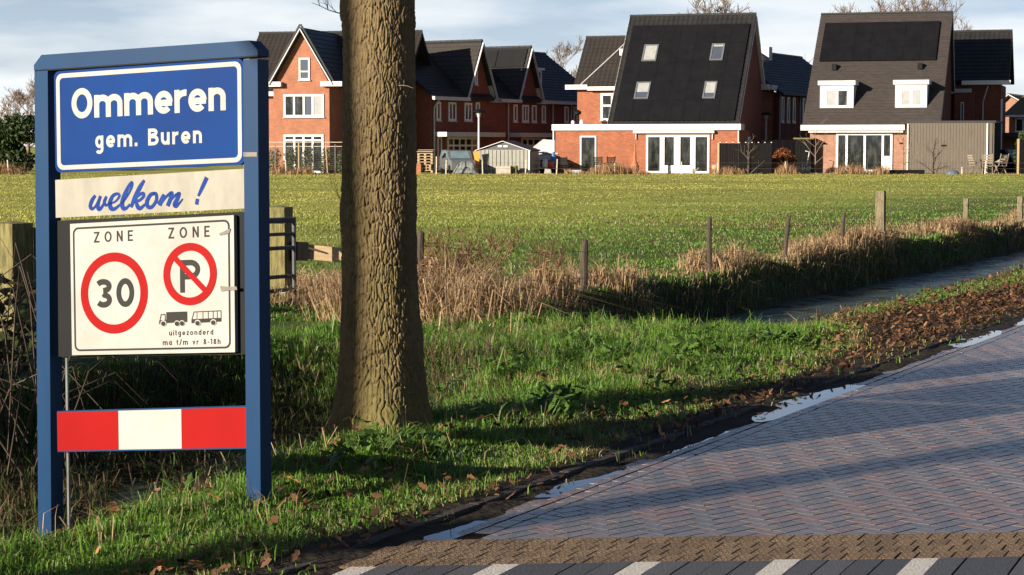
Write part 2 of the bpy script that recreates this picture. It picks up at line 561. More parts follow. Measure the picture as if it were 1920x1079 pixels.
for n_, i in enumerate(order):
    x, y, a = bricks[i]
    k = int(rng.integers(0, 6))
    z = float(sink[i] + abs(rng.normal(0, .0004)))
    tx_, ty_ = rng.normal(0, .0045, 2)
    if n_ < 300:
        o = link('brick', b_mesh[k], None, road)
        o.location = (x, y, z)
        o.rotation_euler = (tx_, ty_, a)
    else:
        ca, sa = math.cos(a), math.sin(a)
        W_ = np.empty_like(bV)
        W_[:, 0] = x + bV[:, 0] * ca - bV[:, 1] * sa
        W_[:, 1] = y + bV[:, 0] * sa + bV[:, 1] * ca
        W_[:, 2] = z + bV[:, 2] + bV[:, 0] * tx_ + bV[:, 1] * ty_
        far_V.append(W_); far_Q.append(bQ + nb); nb += len(bV)
        far_C.append(np.tile(pal[k] * (.8 + .4 * wear[i]), (len(bV), 1)))
cm = MB()
for pl in cutb:
    n_ = len(pl)
    zc = float((fbm(pl[0][0] * .9, pl[0][1] * .9, 22, 3) - .5) * .0004)
    cm.add([(a, b, zc) for a, b in pl] + [(a, b, -.05) for a, b in pl], [tuple(range(n_))] + [(n_ + i, n_ + (i + 1) % n_, (i + 1) % n_, i) for i in range(n_)])
co_ = cm.build('cut_bricks', M('wet_cut_brick', (.140, .104, .084), (.115, .096, .082), 12, .30, spec=.5), road, kind='stuff')
link('paving_bricks', npmesh('paving_bricks', np.concatenate(far_V), quads=np.concatenate(far_Q), col=np.concatenate(far_C)), m_brickroad, road, kind='stuff')

# cross band of sanded pavers and grey pavers with white ones, laid askew along the road direction
def skew(w, dy):
    k = TX / TY
    return [(0, 0), (w, 0), (w + dy * k, dy), (dy * k, dy)]
def band(name, y0, rows, dy, w, cols, mat, xs, off, white=None):
    mesh = []
    pv, pq = paver_verts(skew(w - .005, dy - .0012), ch=.0012)
    for c_ in cols:
        me = npmesh(name, pv, quads=pq, col=np.tile(np.array(c_), (len(pv), 1)))
        me.materials.append(mat); mesh.append(me)
    for r in range(rows):
        yy = y0 + r * dy
        for i in range(int((xs[1] - xs[0]) / w)):
            x = xs[0] + i * w + ((.0, .43, .81, .27)[r % 4] * 2 * off + float(rng.normal(0, .02))) * w + r * dy * .49
            y = yy + .07 * x
            if uvof(x + w, y + dy / 2)[1] > -.03: continue
            k = int(rng.integers(0, len(cols) - (1 if white else 0)))
            if white and (i + white[1]) % white[0] == 0: k = len(cols) - 1
            o = link(name, mesh[k], None, road)
            o.location = (x, y, .0022 + float(rng.normal(0, .0005)))
            o.rotation_euler = (float(rng.normal(0, .0015)), float(rng.normal(0, .0025)), math.atan(.07))
band('sanded_paver', 7.915, 4, .128, .074, [(.165, .108, .060), (.145, .094, .052), (.18, .12, .07), (.13, .088, .052)], m_tan, (-1.2, 2.9), .5)
band('grey_paver', 7.415, 1, .497, .112, [(.072, .07, .068), (.06, .058, .058), (.085, .082, .08), (.52, .48, .42)], m_gpav, (-1.4, 2.7), .5, (5, 0))

# concrete edging almost buried in the mud
m_kerb = M('muddy_concrete', (.05, .04, .03), (.022, .016, .012), 7, .8, bump=.5, bscale=50)
kroot = empty('kerb', (0, 0, 0), kind='structure')
for i in range(34):
    a = 6.2 + i * 1.0
    m = MB()
    dz = random.uniform(-.012, .006)
    p = [xy(a, .07), xy(a + .99, .07), xy(a + .99, .12), xy(a, .12)]
    m.add([(x, y, z) for z in (-.1, .011 + dz) for x, y in p], [(3, 2, 1, 0), (4, 5, 6, 7), (0, 1, 5, 4), (1, 2, 6, 5), (2, 3, 7, 6), (3, 0, 4, 7)])
    m.build('kerb_stone', m_kerb, kroot)

# puddles lying in the gutter: flat sheets, the low bricks and the mud rise through them
m_puddle = M('puddle_water', (.012, .011, .010), None, 3, .025, spec=.6, bump=.015, bscale=12)
for (u0, u1, v0, v1, lev) in ((11.6, 13.7, -.30, .07, -.0045), (16.5, 18.2, -.22, .07, -.0075), (18.8, 20.0, -.22, .07, -.0075), (7.1, 7.9, -.22, .07, -.0085), (8.6, 9.5, -.22, .07, -.0095), (20.8, 22.3, -.2, .07, -.011), (10.2, 11.1, -.2, .07, -.013)):
    n = 40
    pts = []
    for i in range(n):
        th_ = 2 * math.pi * i / n
        cu, cv = math.cos(th_), math.sin(th_)
        rr = .86 + .28 * float(vn(2.2 * cu + u0, 2.2 * cv + 5, 3))
        pts.append((*xy((u0 + u1) / 2 + cu * (u1 - u0) / 2 * rr, (v0 + v1) / 2 + cv * (v1 - v0) / 2 * rr), lev))
    m = MB()
    m.add([(*xy((u0 + u1) / 2, (v0 + v1) / 2), lev)] + pts, [(0, i + 1, (i + 1) % n + 1) for i in range(n)])
    m.build('puddle', m_puddle, kind='structure')

# ------------------------------------------------------------------ town sign portal
m_frame = M('blue_frame_paint', (.0033, .026, .075), (.004, .032, .088), 1.6, .42, spec=.10, rough2=.5, stretch=(3, 3, .5))
m_blue = M('blue_sign_sheet', (.001, .021, .108), (.0013, .030, .145), 2.2, .5, spec=.06, rough2=.55)
m_swhite = M('reflective_white', (.34, .334, .315), (.28, .272, .25), 3.0, .5, spec=.1)
m_old = M('aged_white_sheet', (.30, .28, .235), (.20, .185, .15), 6.0, .55, spec=.1, stretch=(1.5, 1, .6), lo=.3, hi=.75)
m_zone = M('zone_white_sheet', (.335, .328, .305), (.275, .265, .235), 3.5, .5, spec=.1)
m_red = M('red_sign_sheet', (.25, .0035, .003), (.21, .003, .0025), 2.5, .5, spec=.06)
m_pgrey = M('grey_print', (.026, .0245, .023), (.032, .03, .028), 6, .6, spec=.06)
m_pblue = M('blue_script_print', (.006, .026, .15), (.009, .035, .18), 6, .55, spec=.06)
m_tape = M('torn_tape', (.18, .155, .13), (.12, .1, .085), 30, .7)

sign = empty('town_sign', (-1.17, 9.07, 0), R(-26), label='blue town name portal sign with a red and white bar on the grass verge', cat='road sign')

def sh(m, k, s0):
    """lean of the racked frame: lift vertices in proportion to their place along the sign"""
    m.v = [(x, y, z + k * (x - s0)) for (x, y, z) in m.v]
    return m
PW = .078
K0 = .036
# posts
m = MB().box(-1.222, -1.222 + PW, 0, .09, -.75, 2.012)
m.v = [(x + (.020 * (z / 2.0)), y, z) for x, y, z in m.v]
m.build('post', m_frame, sign)
m = MB().box(-.036, .040, 0, .09, -.45, 2.035)
m.v = [(x + (.004 * (z / 2.0)), y, z) for x, y, z in m.v]
m.build('post', m_frame, sign)
# cap beam with cut corners
sl, sr = -1.203, .046
zt, zb = 2.075, 2.006
m = MB().prism([(sl, zb), (sr, zb), (sr, zt - .045), (sr - .045, zt), (sl + .045, zt), (sl, zt - .045)], 0, 'y', -.002, .092)
sh(m, K0, sl).build('top_beam', m_frame, sign)
m = MB().box(sl + .002, sr - .002, .0, .09, zb - .006, zb - .0005)
sh(m, K0, sl).build('beam_seam', m_black, sign)

class Panel:
    def __init__(s, name, s0, s1, ztop, h, k, mat, y=0.012, th=.02, r=0.0):
        s.s0, s.w, s.zt, s.h, s.k, s.y = s0, s1 - s0, ztop, h, k, y
        m = MB()
        pts = rrect(0, s.w, -h, 0, r, 6) if r else [(0, -h), (s.w, -h), (s.w, 0), (0, 0)]
        m.prism(pts, 0, 'y', 0, th)
        s.o = s.place(m, 0).build(name, mat, sign)
        s.n = 0
    def place(s, m, lift):
        m.v = [(s.s0 + x, s.y + y - lift, s.zt + z + s.k * x) for x, y, z in m.v]
        return m
    def flat(s, name, mat, polys, lift=.0012):
        """thin print: list of (verts2d, faces)"""
        m = MB()
        for i, (vs, fs) in enumerate(polys):
            m.add([(x, -i * .00012, z) for x, z in vs], fs)
        return s.place(m, lift).build(name, mat, s.o)

def rrect(x0, x1, z0, z1, r, n=6):
    out = []
    for cx, cz, a0 in ((x1 - r, z0 + r, -90), (x1 - r, z1 - r, 0), (x0 + r, z1 - r, 90), (x0 + r, z0 + r, 180)):
        for i in range(n + 1):
            a = R(a0 + 90 * i / n)
            out.append((cx + r * math.cos(a), cz + r * math.sin(a)))
    return out
def ringpoly(outer, inner):
    n = len(outer)
    return (outer + inner, [(i, (i + 1) % n, n + (i + 1) % n, n + i) for i in range(n)])
def ell(cx, cz, rx, rz, n=48):
    return [(cx + rx * math.cos(2 * math.pi * i / n), cz + rz * math.sin(2 * math.pi * i / n)) for i in range(n)]
def ribbon(pts, w, closed=False):
    pts = [Vector((p[0], p[1])) for p in pts]
    n = len(pts)
    ws = [w] * n if not hasattr(w, '__len__') else list(w)
    Lf, Rt = [], []
    for i in range(n):
        if closed:
            a, b = pts[(i - 1) % n], pts[(i + 1) % n]
            d0 = (pts[i] - a).normalized(); d1 = (b - pts[i]).normalized()
        else:
            d0 = (pts[i] - pts[max(i - 1, 0)]); d1 = (pts[min(i + 1, n - 1)] - pts[i])
            if d0.length < 1e-9: d0 = d1
            if d1.length < 1e-9: d1 = d0
            d0 = d0.normalized(); d1 = d1.normalized()
        t = (d0 + d1)
        t = t.normalized() if t.length > 1e-6 else d0
        nn = Vector((-t.y, t.x))
        k = min(1 / max(nn.dot(Vector((-d0.y, d0.x))), .3), 2.0)
        Lf.append(pts[i] + nn * ws[i] / 2 * k); Rt.append(pts[i] - nn * ws[i] / 2 * k)
    vs = [tuple(p) for p in Lf] + [tuple(p) for p in Rt]
    m_ = n if closed else n - 1
    return (vs, [(n + i, n + (i + 1) % n, (i + 1) % n, i) for i in range(m_)])
def arc(cx, cy, rx, ry, a0, a1, n=16):
    return [(cx + rx * math.cos(R(a0 + (a1 - a0) * i / n)), cy + ry * math.sin(R(a0 + (a1 - a0) * i / n))) for i in range(n + 1)]

def glyph(ch, w):
    """road-sign lettering: list of (points, closed) centre lines, and the advance; cap height 1, x-height .74"""
    h = w / 2; X = .74
    def arch(x0, x1, top=X):
        r = (x1 - x0) / 2
        return arc((x0 + x1) / 2, top - h - r * .95, r, r * .95, 180, 0) + [(x1, 0)]
    def bowl(cx, rx): return (arc(cx, X / 2, rx - h, X / 2 - h, 0, 360, 28)[:-1], True)
    if ch == 'O': return [(arc(.4, .5, .4 - h, .5 - h, 0, 360, 32)[:-1], True)], .8
    if ch == '0': return [(arc(.33, .5, .33 - h, .5 - h, 0, 360, 32)[:-1], True)], .66
    if ch == 'm': return [([(h, 0), (h, X)], 0), (arch(h, .53), 0), (arch(.53, 1.06 - h), 0)], 1.06
    if ch == 'n': return [([(h, 0), (h, X)], 0), (arch(h, .62 - h), 0)], .62
    if ch == 'h': return [([(h, 0), (h, 1)], 0), (arch(h, .6 - h), 0)], .6
    if ch == 'u': return [([(.62 - h, 0), (.62 - h, X)], 0), ([(h, X)] + arc(.31, h + .25, .31 - h, .25, 180, 360), 0)], .62
    if ch == 'r': return [([(h, 0), (h, X)], 0), (arc(.40, X - h - .25, .40 - h, .25, 180, 82), 0)], .45
    if ch == 'e': return [(arc(.33, X / 2, .33 - h, X / 2 - h, 0, 318, 28), 0), ([(h, X / 2 - .02), (.66 - h * .3, X / 2 - .02)], 0)], .66
    if ch == 'o': return [bowl(.33, .33)], .66
    if ch == 'a': return [bowl(.30, .30), ([(.6 - h, 0), (.6 - h, X)], 0)], .62
    if ch == 'd': return [bowl(.30, .30), ([(.6 - h, 0), (.6 - h, 1)], 0)], .62
    if ch == 'g': return [bowl(.30, .30), ([(.6 - h, X)] + arc(.30, -.06, .30 - h, .24 - h + .06, 0, -150), 0)], .62
    if ch == '.': return [([(h, 0), (h, w * 1.05)], 0)], w
    if ch == 'B': return [([(h, 0), (h, 1)], 0), ([(h, 1 - h)] + arc(.36, .76, .22, .24 - h, 90, -90) + [(h, .52)], 0), ([(h, .52)] + arc(.38, .26 + h / 2, .27, .26 - h / 2, 90, -90) + [(h, h)], 0)], .68 + h * .6
    if ch == 'P': return [([(h, 0), (h, 1)], 0), ([(h, 1 - h)] + arc(.38, .70, .30 - h * .3, .30 - h, 90, -90) + [(h, .40 + h)], 0)], .70
    if ch == 'Z': return [([(0, 1 - h), (.62, 1 - h)], 0), ([(.62 - h, 1 - h), (h, h)], 0), ([(0, h), (.62, h)], 0)], .62
    if ch == 'N': return [([(h, 0), (h, 1)], 0), ([(h, 1 - h * .4), (.66 - h, h * .4)], 0), ([(.66 - h, 0), (.66 - h, 1)], 0)], .66
    if ch == 'E': return [([(h, 0), (h, 1)], 0), ([(h, 1 - h), (.56, 1 - h)], 0), ([(h, .52), (.50, .52)], 0), ([(h, h), (.56, h)], 0)], .56
    if ch == '3': return [(arc(.29, .745, .255 - h * .4, .255 - h, 150, -90), 0), ([(.29, .49)] + arc(.30, .27, .31 - h, .27 - h * 1.0, 80, -150), 0)], .62
    if ch == '8': return [(arc(.29, .755, .25 - h, .245 - h, 0, 360, 24)[:-1], True), (arc(.29, .275, .29 - h, .275 - h, 0, 360, 24)[:-1], True)], .58
    if ch == '1': return [([(.20, 0), (.20, 1)], 0), ([(.20, .96), (.0, .80)], 0)], .28
    if ch == '-': return [([(0, .4), (.36, .4)], 0)], .36
    if ch == '/': return [([(0, -.08), (.42, 1.05)], 0)], .42
    if ch == 'i': return [([(h, 0), (h, X)], 0), ([(h, .86), (h, 1.0)], 0)], w
    if ch == 't': return [([(.14, 1), (.14, .22)] + arc(.32, .2, .18, .2 - h, 180, 270, 8), 0), ([(0, X - h), (.34, X - h)], 0)], .36
    if ch == 'z': return [([(0, X - h), (.5, X - h)], 0), ([(.5 - h, X - h), (h, h)], 0), ([(0, h), (.5, h)], 0)], .5
    if ch == 'v': return [([(h * .6, X), (.28, h * .8), (.56 - h * .6, X)], 0)], .56
    return [], .42
def lettering(panel, text, fx0, fx1, fz, cap, w, mat, name='lettering', squeeze=1.0, lift=.0014):
    """text between two fractions of the panel width, baseline at fraction fz from the top, cap height in metres"""
    a0, a1 = fx0 * panel.w, fx1 * panel.w
    base = -fz * panel.h
    gl = [glyph(c_, w) for c_ in text]
    nat = sum(g[1] for g in gl) * cap * squeeze
    sp = (a1 - a0 - nat) / max(len(text) - 1, 1)
    x = a0
    for strokes, adv in gl:
        polys = []
        for pts, closed in strokes:
            polys.append(ribbon([(x + p[0] * cap * squeeze, base + p[1] * cap) for p in pts], w * cap, bool(closed)))
        x += adv * cap * squeeze + sp
        if polys: panel.flat('letter', mat, polys, lift)

# name plate
pn = Panel('name_plate', -1.092, -.034, 1.998, .474, .040, m_blue, y=.006, th=.03, r=.03)
pn.flat('border', m_swhite, [ringpoly(rrect(.012, pn.w - .012, -pn.h + .012, -.012, .035), rrect(.033, pn.w - .033, -pn.h + .033, -.033, .02))])
lettering(pn, 'Ommeren', .094, .911, .478, .141, .205, m_swhite, squeeze=1.10)
lettering(pn, 'gem. Buren', .222, .786, .776, .077, .20, m_swhite, squeeze=1.02)
# welcome plate with brush script
pw = Panel('welcome_plate', -1.096, -.038, 1.490, .178, .055, m_old, y=.008, th=.012)
def wz(x, y):       # script drawn on a 1920 x 640 sheet laid over the plate
    px, py = 160 + x / 8.0, 320 + y / 8.0
    fx = (px - 103) / 352.0
    yt, yb = 337 - 23 * fx, 407 - 17 * fx
    return fx * pw.w, -(py - yt) / (yb - yt) * pw.h
def brush(pts, ws):
    out, wo_ = [], []
    P_ = [Vector(p) for p in pts]
    n = len(P_)
    for i in range(n - 1):                       # Catmull-Rom through the drawn points
        p0, p1, p2, p3 = P_[max(i - 1, 0)], P_[i], P_[i + 1], P_[min(i + 2, n - 1)]
        for k in range(6):
            t = k / 6.0
            q = .5 * ((2 * p1) + (p2 - p0) * t + (2 * p0 - 5 * p1 + 4 * p2 - p3) * t * t + (3 * p1 - p0 - 3 * p2 + p3) * t ** 3)
            out.append(wz(q.x, q.y)); wo_.append((ws[i] * (1 - t) + ws[i + 1] * t) / 8.0 / 352 * pw.w)
    out.append(wz(*pts[-1])); wo_.append(ws[-1] / 8.0 / 352 * pw.w)
    return ribbon(out, wo_)
script = [
    ([(165, 362), (110, 440), (85, 520), (110, 562), (165, 520), (245, 370)], [40, 58, 56, 44, 30, 36]),
    ([(245, 370), (205, 480), (205, 555), (240, 560), (300, 470), (335, 375)], [42, 54, 56, 46, 34, 34]),
    ([(335, 375), (300, 450), (320, 505), (370, 490)], [34, 44, 40, 26]),
    ([(370, 490), (470, 450), (530, 370), (500, 335), (430, 370), (385, 470), (400, 550), (460, 560), (560, 480)], [24, 26, 36, 36, 48, 62, 62, 44, 26]),
    ([(560, 490), (650, 370), (720, 230), (722, 165), (680, 210), (610, 350), (570, 480), (590, 555), (640, 545), (690, 490)], [26, 26, 34, 34, 42, 60, 64, 58, 38, 26]),
    ([(910, 130), (840, 240), (760, 400), (705, 540)], [34, 64, 62, 40]),
    ([(715, 500), (800, 380), (880, 325), (895, 370), (840, 430), (790, 450), (800, 520), (840, 555), (930, 480)], [28, 34, 40, 44, 36, 40, 56, 50, 26]),
    ([(1060, 330), (1000, 350), (945, 450), (960, 530), (1020, 530), (1085, 430), (1080, 340), (1040, 325)], [40, 50, 56, 52, 44, 44, 46, 36]),
    ([(1085, 430), (1110, 470), (1200, 345)], [22, 22, 36]),
    ([(1200, 345), (1160, 430), (1135, 515)], [44, 58, 48]),
    ([(1150, 490), (1230, 380), (1310, 320), (1300, 390), (1250, 520)], [24, 32, 44, 56, 52]),
    ([(1260, 490), (1340, 380), (1420, 330), (1400, 400), (1355, 490), (1375, 520), (1420, 480), (1475, 410)], [24, 32, 44, 56, 58, 50, 30, 16]),
    ([(1828, 85), (1760, 240), (1700, 370)], [62, 54, 34]),
    ([(1690, 410), (1675, 500)], [50, 52]),
]
pw.flat('lettering', m_pblue, [brush(a, b) for a, b in script[:-2]])
pw.flat('exclamation_stroke', m_pblue, [brush(*script[-2])])
pw.flat('exclamation_dot', m_pblue, [brush(*script[-1])])

# zone plate on its dark backing
m = MB().box(-1.118, -.040, .040, .052, .650, 1.296)
sh(m, .055, -1.118).build('back_panel', m_black, sign)
pz = Panel('zone_plate', -1.016, -.098, 1.284, .620, .060, m_zone, y=.012, th=.026)
pz.flat('border', m_pgrey, [ringpoly(rrect(.016, pz.w - .022, -pz.h + .018, -.018, .03), rrect(.025, pz.w - .031, -pz.h + .027, -.027, .022))])
lettering(pz, 'ZONE', .151, .393, .151, .050, .155, m_pgrey)
lettering(pz, 'ZONE', .611, .857, .148, .050, .155, m_pgrey)
c1 = (.272 * pz.w, -.333)
pz.flat('speed_ring', m_red, [ringpoly(ell(*c1, .193, .190), ell(*c1, .150, .147))])
lettering(pz, '30', .153, .400, .645, .135, .20, m_pgrey, squeeze=1.2)
c2 = (.738 * pz.w, -.258)
lettering(pz, 'P', .678, .822, .552, .150, .175, m_pgrey, lift=.0012)
q = .108 * .7071
pz.flat('parking_ring', m_red, [ringpoly(ell(*c2, .147, .143), ell(*c2, .110, .107)), ribbon([(c2[0] - .083, c2[1] + .077), (c2[0] + .083, c2[1] - .077)], .026)], lift=.0024)
def zz(x, y):        # pictograms drawn on a 1245 x 1079 sheet
    px, py = 150 + x / 4.15, 400 + y / 4.15
    fx = (px - 131) / 303.5
    yt, yb = 420 - 15 * fx, 668 - 8 * fx
    return fx * pz.w, -(py - yt) / (yb - yt) * pz.h
def zpoly(pts, tri=None):
    v2 = [zz(*p) for p in pts]
    return (v2, [tuple(range(len(v2)))[::-1]])
def zdisc(x, y, r):
    return zpoly([(x + r * .92 * math.cos(2 * math.pi * i / 20), y + r * math.sin(2 * math.pi * i / 20)) for i in range(20)])
truck = [zpoly([(667, 770), (827, 764), (827, 846), (667, 856)]), zpoly([(612, 835), (660, 830), (666, 857), (612, 864)]),
         ribbon([zz(618, 838), zz(628, 790), zz(657, 787), zz(660, 835)], .0042),
         zpoly([(655, 830), (668, 829), (668, 857), (655, 858)])]
bus = [zpoly([(858, 824), (1083, 812), (1083, 842), (858, 856)]), ribbon([zz(862, 826), zz(878, 768), zz(1080, 758), zz(1081, 815)], .004)]
for x in (900, 945, 985, 1022, 1052):
    bus.append(ribbon([zz(x, 766 - (x - 880) * .05), zz(x, 822 - (x - 880) * .05)], .0026))
wh = [zdisc(x, y, 25) for x, y in ((646, 858), (906, 853), (1024, 848))] + [zdisc(x, y, 23) for x, y in ((750, 857), (788, 855))]
tyr = [zdisc(x, y, 18) for x, y in ((646, 860), (750, 859), (788, 857), (906, 855), (1024, 850))]
pz.flat('truck_pictogram', m_pgrey, truck)
pz.flat('bus_pictogram', m_pgrey, bus)
for w_ in wh: pz.flat('wheel_arch', m_zone, [w_], lift=.0028)
for w_ in tyr: pz.flat('wheel', m_pgrey, [w_], lift=.0042)
lettering(pz, 'uitgezonderd', .608, .873, .867, .0245, .17, m_pgrey)
lettering(pz, 'ma t/m vr 8-18h', .569, .915, .938, .0250, .17, m_pgrey)
for pts in ([(1080, 566), (1130, 572), (1200, 570), (1205, 596), (1140, 600), (1085, 608)], [(1075, 160), (1160, 122), (1150, 160), (1080, 176)]):
    m = MB().prism([zz(*p) for p in pts][::-1], 0, 'y', 0, .0012)
    pz.place(m, .0048).build('torn_tape', m_tape, pz.o)

# red and white bar
bar = MB().box(-1.112, -.034, .014, .04, .196, .392)
bar_o = sh(bar, .080, -1.112).build('stripe_bar', m_frame, sign)
for i, mt in enumerate((m_red, m_swhite, m_red)):
    a, b = -1.110 + 1.074 * i / 3 + .001, -1.110 + 1.074 * (i + 1) / 3 - .001
    m = MB().box(a, b, .011, .0135, .203, .386)
    m.v = [(x, y, z + .080 * (x + 1.112)) for x, y, z in m.v]
    m.build('stripe', mt, bar_o)
MB().tube([(-1.10, .075, -.4), (-1.095, .075, 1.3)], .008, 8).build('back_rod', m_galv, sign)
MB().box(-.034, .038, -.0022, -.0008, 1.602, 1.622).build('torn_tape', m_tape, sign)

# ------------------------------------------------------------------ building kit
def tiles(parent, P0, U_, V_, mat, tw=.30, cl=.34, amp=.024, step=.030, lift=.02, name='roof_tiles'):
    P0, U_, V_ = (np.array(q, float) for q in (P0, U_, V_))
    W_, Lh = np.linalg.norm(U_), np.linalg.norm(V_)
    e1, e2 = U_ / W_, V_ / Lh
    n = np.cross(e1, e2); n /= np.linalg.norm(n)
    k = 6 if amp > 0 else 1
    nt_ = max(1, round(W_ / tw)); nc = max(1, round(Lh / cl))
    xs = np.linspace(0, W_, nt_ * k + 1)
    wave = amp * (.5 + .5 * np.cos(np.arange(len(xs)) * 2 * np.pi / k)) if amp > 0 else np.zeros(len(xs))
    rows = []
    cc = Lh / nc
    for j in range(nc):
        jit = rng.normal(0, .003, len(xs)) if amp > 0 else rng.normal(0, .002, len(xs))
        y0 = j * cc - .03 if j else 0.
        y1 = (j + 1) * cc
        rows += [(y0, wave * .3 - .004), (y0, wave + step + jit), (y1, wave * .7 + jit * 0)]
    V2 = np.concatenate([P0 + e1 * xs[:, None] + e2 * y + n * (h[:, None] + lift) for y, h in rows])
    m_ = len(xs)
    q = []
    for r in range(len(rows) - 1):
        if r % 3 == 2: continue
        a = r * m_ + np.arange(m_ - 1)
        q.append(np.stack([a, a + 1, a + m_ + 1, a + m_], 1))
    return link(name, npmesh(name, V2, quads=np.concatenate(q), smooth=False), mat, parent, kind='stuff')

def slope(parent, P0, U_, V_, th, tmat, wavy=True, name='roof', **k):
    p, u, v = Vector(P0), Vector(U_), Vector(V_)
    n = u.cross(v).normalized() * -th
    m = MB().add([p, p + u, p + u + v, p + v, p + n, p + u + n, p + u + v + n, p + v + n],
                 [(0, 1, 2, 3), (7, 6, 5, 4), (0, 4, 5, 1), (1, 5, 6, 2), (2, 6, 7, 3), (3, 7, 4, 0)])
    o = m.build(name, m_slab, parent)
    if wavy: tiles(o, P0, U_, V_, tmat, **k)
    else: tiles(o, P0, U_, V_, tmat, amp=0, cl=.26, step=.022, tw=.5, **k)
    return o

def ridge_caps(parent, p0, p1, mat, r=.11):
    p0, p1 = Vector(p0), Vector(p1)
    n = max(2, int((p1 - p0).length / .4))
    m = MB()
    for i in range(n):
        a, b = p0.lerp(p1, i / n), p0.lerp(p1, (i + 1) / n - .02 / n)
        m.tube([a, b], [r, r * .9], 8)
    return m.build('ridge_caps', mat, parent, kind='stuff')

def window(parent, a0, a1, z0, z1, pl, side='F', frame=None, fw=.07, mull=(), trans=(), glass=None, sill=True, dep=.06, name='window', open_=None):
    frame = frame or m_white
    def bx(m, p, q, c0, c1, b0, b1):
        if side == 'F': m.box(p, q, pl - c1, pl - c0, b0, b1)
        elif side == 'R': m.box(pl + c0, pl + c1, p, q, b0, b1)
        else: m.box(pl - c1, pl - c0, p, q, b0, b1)
    m = MB()
    bx(m, a0, a0 + fw, .0, dep, z0, z1); bx(m, a1 - fw, a1, .0, dep, z0, z1)
    bx(m, a0 + fw, a1 - fw, .0, dep - .002, z1 - fw, z1); bx(m, a0 + fw, a1 - fw, .0, dep - .002, z0, z0 + fw)
    xs = [a0 + fw] + [a0 + (a1 - a0) * f for f in mull] + [a1 - fw]
    zs = [z0 + fw] + [z0 + (z1 - z0) * f for f in trans] + [z1 - fw]
    for x in xs[1:-1]: bx(m, x - fw * .5, x + fw * .5, .0, dep - .004, z0 + fw, z1 - fw)
    for z in zs[1:-1]: bx(m, a0 + fw, a1 - fw, .0, dep - .006, z - fw * .4, z + fw * .4)
    w = m.build(name, frame, parent)
    for i in range(len(xs) - 1):
        for j in range(len(zs) - 1):
            g = glass[i % len(glass)] if isinstance(glass, (list, tuple)) else (glass or m_glass)
            pm = MB()
            bx(pm, xs[i] + (fw * .5 if i else 0), xs[i + 1] - (fw * .5 if i < len(xs) - 2 else 0), .003, .018, zs[j], zs[j + 1])
            pm.build('pane', g, w)
    if sill:
        s = MB(); bx(s, a0 - .04, a1 + .04, .0, dep + .05, z0 - .06, z0 - .001)
        s.build('sill', m_grey, w)
    return w

def beampart(name, parent, mat, p0, p1, w, h, up=(0, 0, 1)):
    return MB().beam(p0, p1, w, h, up).build(name, mat, parent)
def pipe(parent, pts, r=.045, mat=None):
    return MB().tube(pts, r, 8).build('downpipe', mat or m_grey, parent)

# ------------------------------------------------------------------ house with the full-slope solar roof
hc = empty('house', (2.58, 122.5, 0), R(-17), label='brick house whose whole rear roof slope is black solar panels with four roof windows', cat='house', group='new brick houses across the meadow')
P('extension_wall', m_brick, hc, (0, 11.15, 0, 4, 0, 2.58))
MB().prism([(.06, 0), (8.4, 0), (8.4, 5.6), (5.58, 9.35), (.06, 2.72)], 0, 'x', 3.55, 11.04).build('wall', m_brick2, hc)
MB().box(-.15, 3.28, -.16, 4.1, 2.585, 2.94).box(3.28, 11.3, -.16, .10, 2.585, 2.938).build('fascia', m_white, hc)
P('fascia_return', m_grey, hc, (11.3, 11.36, -.162, 1.0, 2.583, 2.942))
SL = Vector((0, 5.58, 6.63))
r1 = slope(hc, (3.28, 0, 3.0), (7.92, 0, 0), SL, .16, m_tile)
slope(hc, (11.2, 8.7, 5.55), (-7.92, 0, 0), Vector((0, -3.12, 4.08)), .16, m_tile)
ridge_caps(r1, (3.28, 5.58, 9.68), (11.2, 5.58, 9.68), m_tile)
for x in (3.26, 11.215):
    beampart('bargeboard', hc, m_grey, (x, .1, 2.98), (x, 5.55, 9.46), .035, .16)
beampart('bargeboard', hc, m_grey, (11.215, 5.62, 9.46), (11.215, 8.66, 5.48), .035, .20)
beampart('soffit', hc, m_grey, (11.12, 5.6, 9.30), (11.12, 8.5, 5.50), .16, .03)
P('gutter_end', m_grey, hc, (10.9, 11.5, 8.3, 8.9, 5.15, 5.5))
# solar panels 7 x 5 on rails just above the tiles
nrm = Vector((1, 0, 0)).cross(SL).normalized()
def onroof(x, t, lift, base=(0, 0, 3.0), S=SL):
    return Vector((x, base[1] + S.y * t, base[2] + S.z * t)) + Vector((1, 0, 0)).cross(S).normalized() * lift
for i in range(7):
    for j in range(5):
        x0, x1 = 3.62 + i * 1.045, 3.62 + (i + 1) * 1.045 - .012
        t0, t1 = .012 + j * .178, .012 + (j + 1) * .178 - .0014
        a = [onroof(x, t, .10) for x, t in ((x0, t0), (x1, t0), (x1, t1), (x0, t1))]
        b = [onroof(x, t, .145) for x, t in ((x0, t0), (x1, t0), (x1, t1), (x0, t1))]
        MB().add(a + b, [(3, 2, 1, 0), (4, 5, 6, 7), (0, 1, 5, 4), (1, 2, 6, 5), (2, 3, 7, 6), (3, 0, 4, 7)]).build('solar_panel', m_pv, hc)
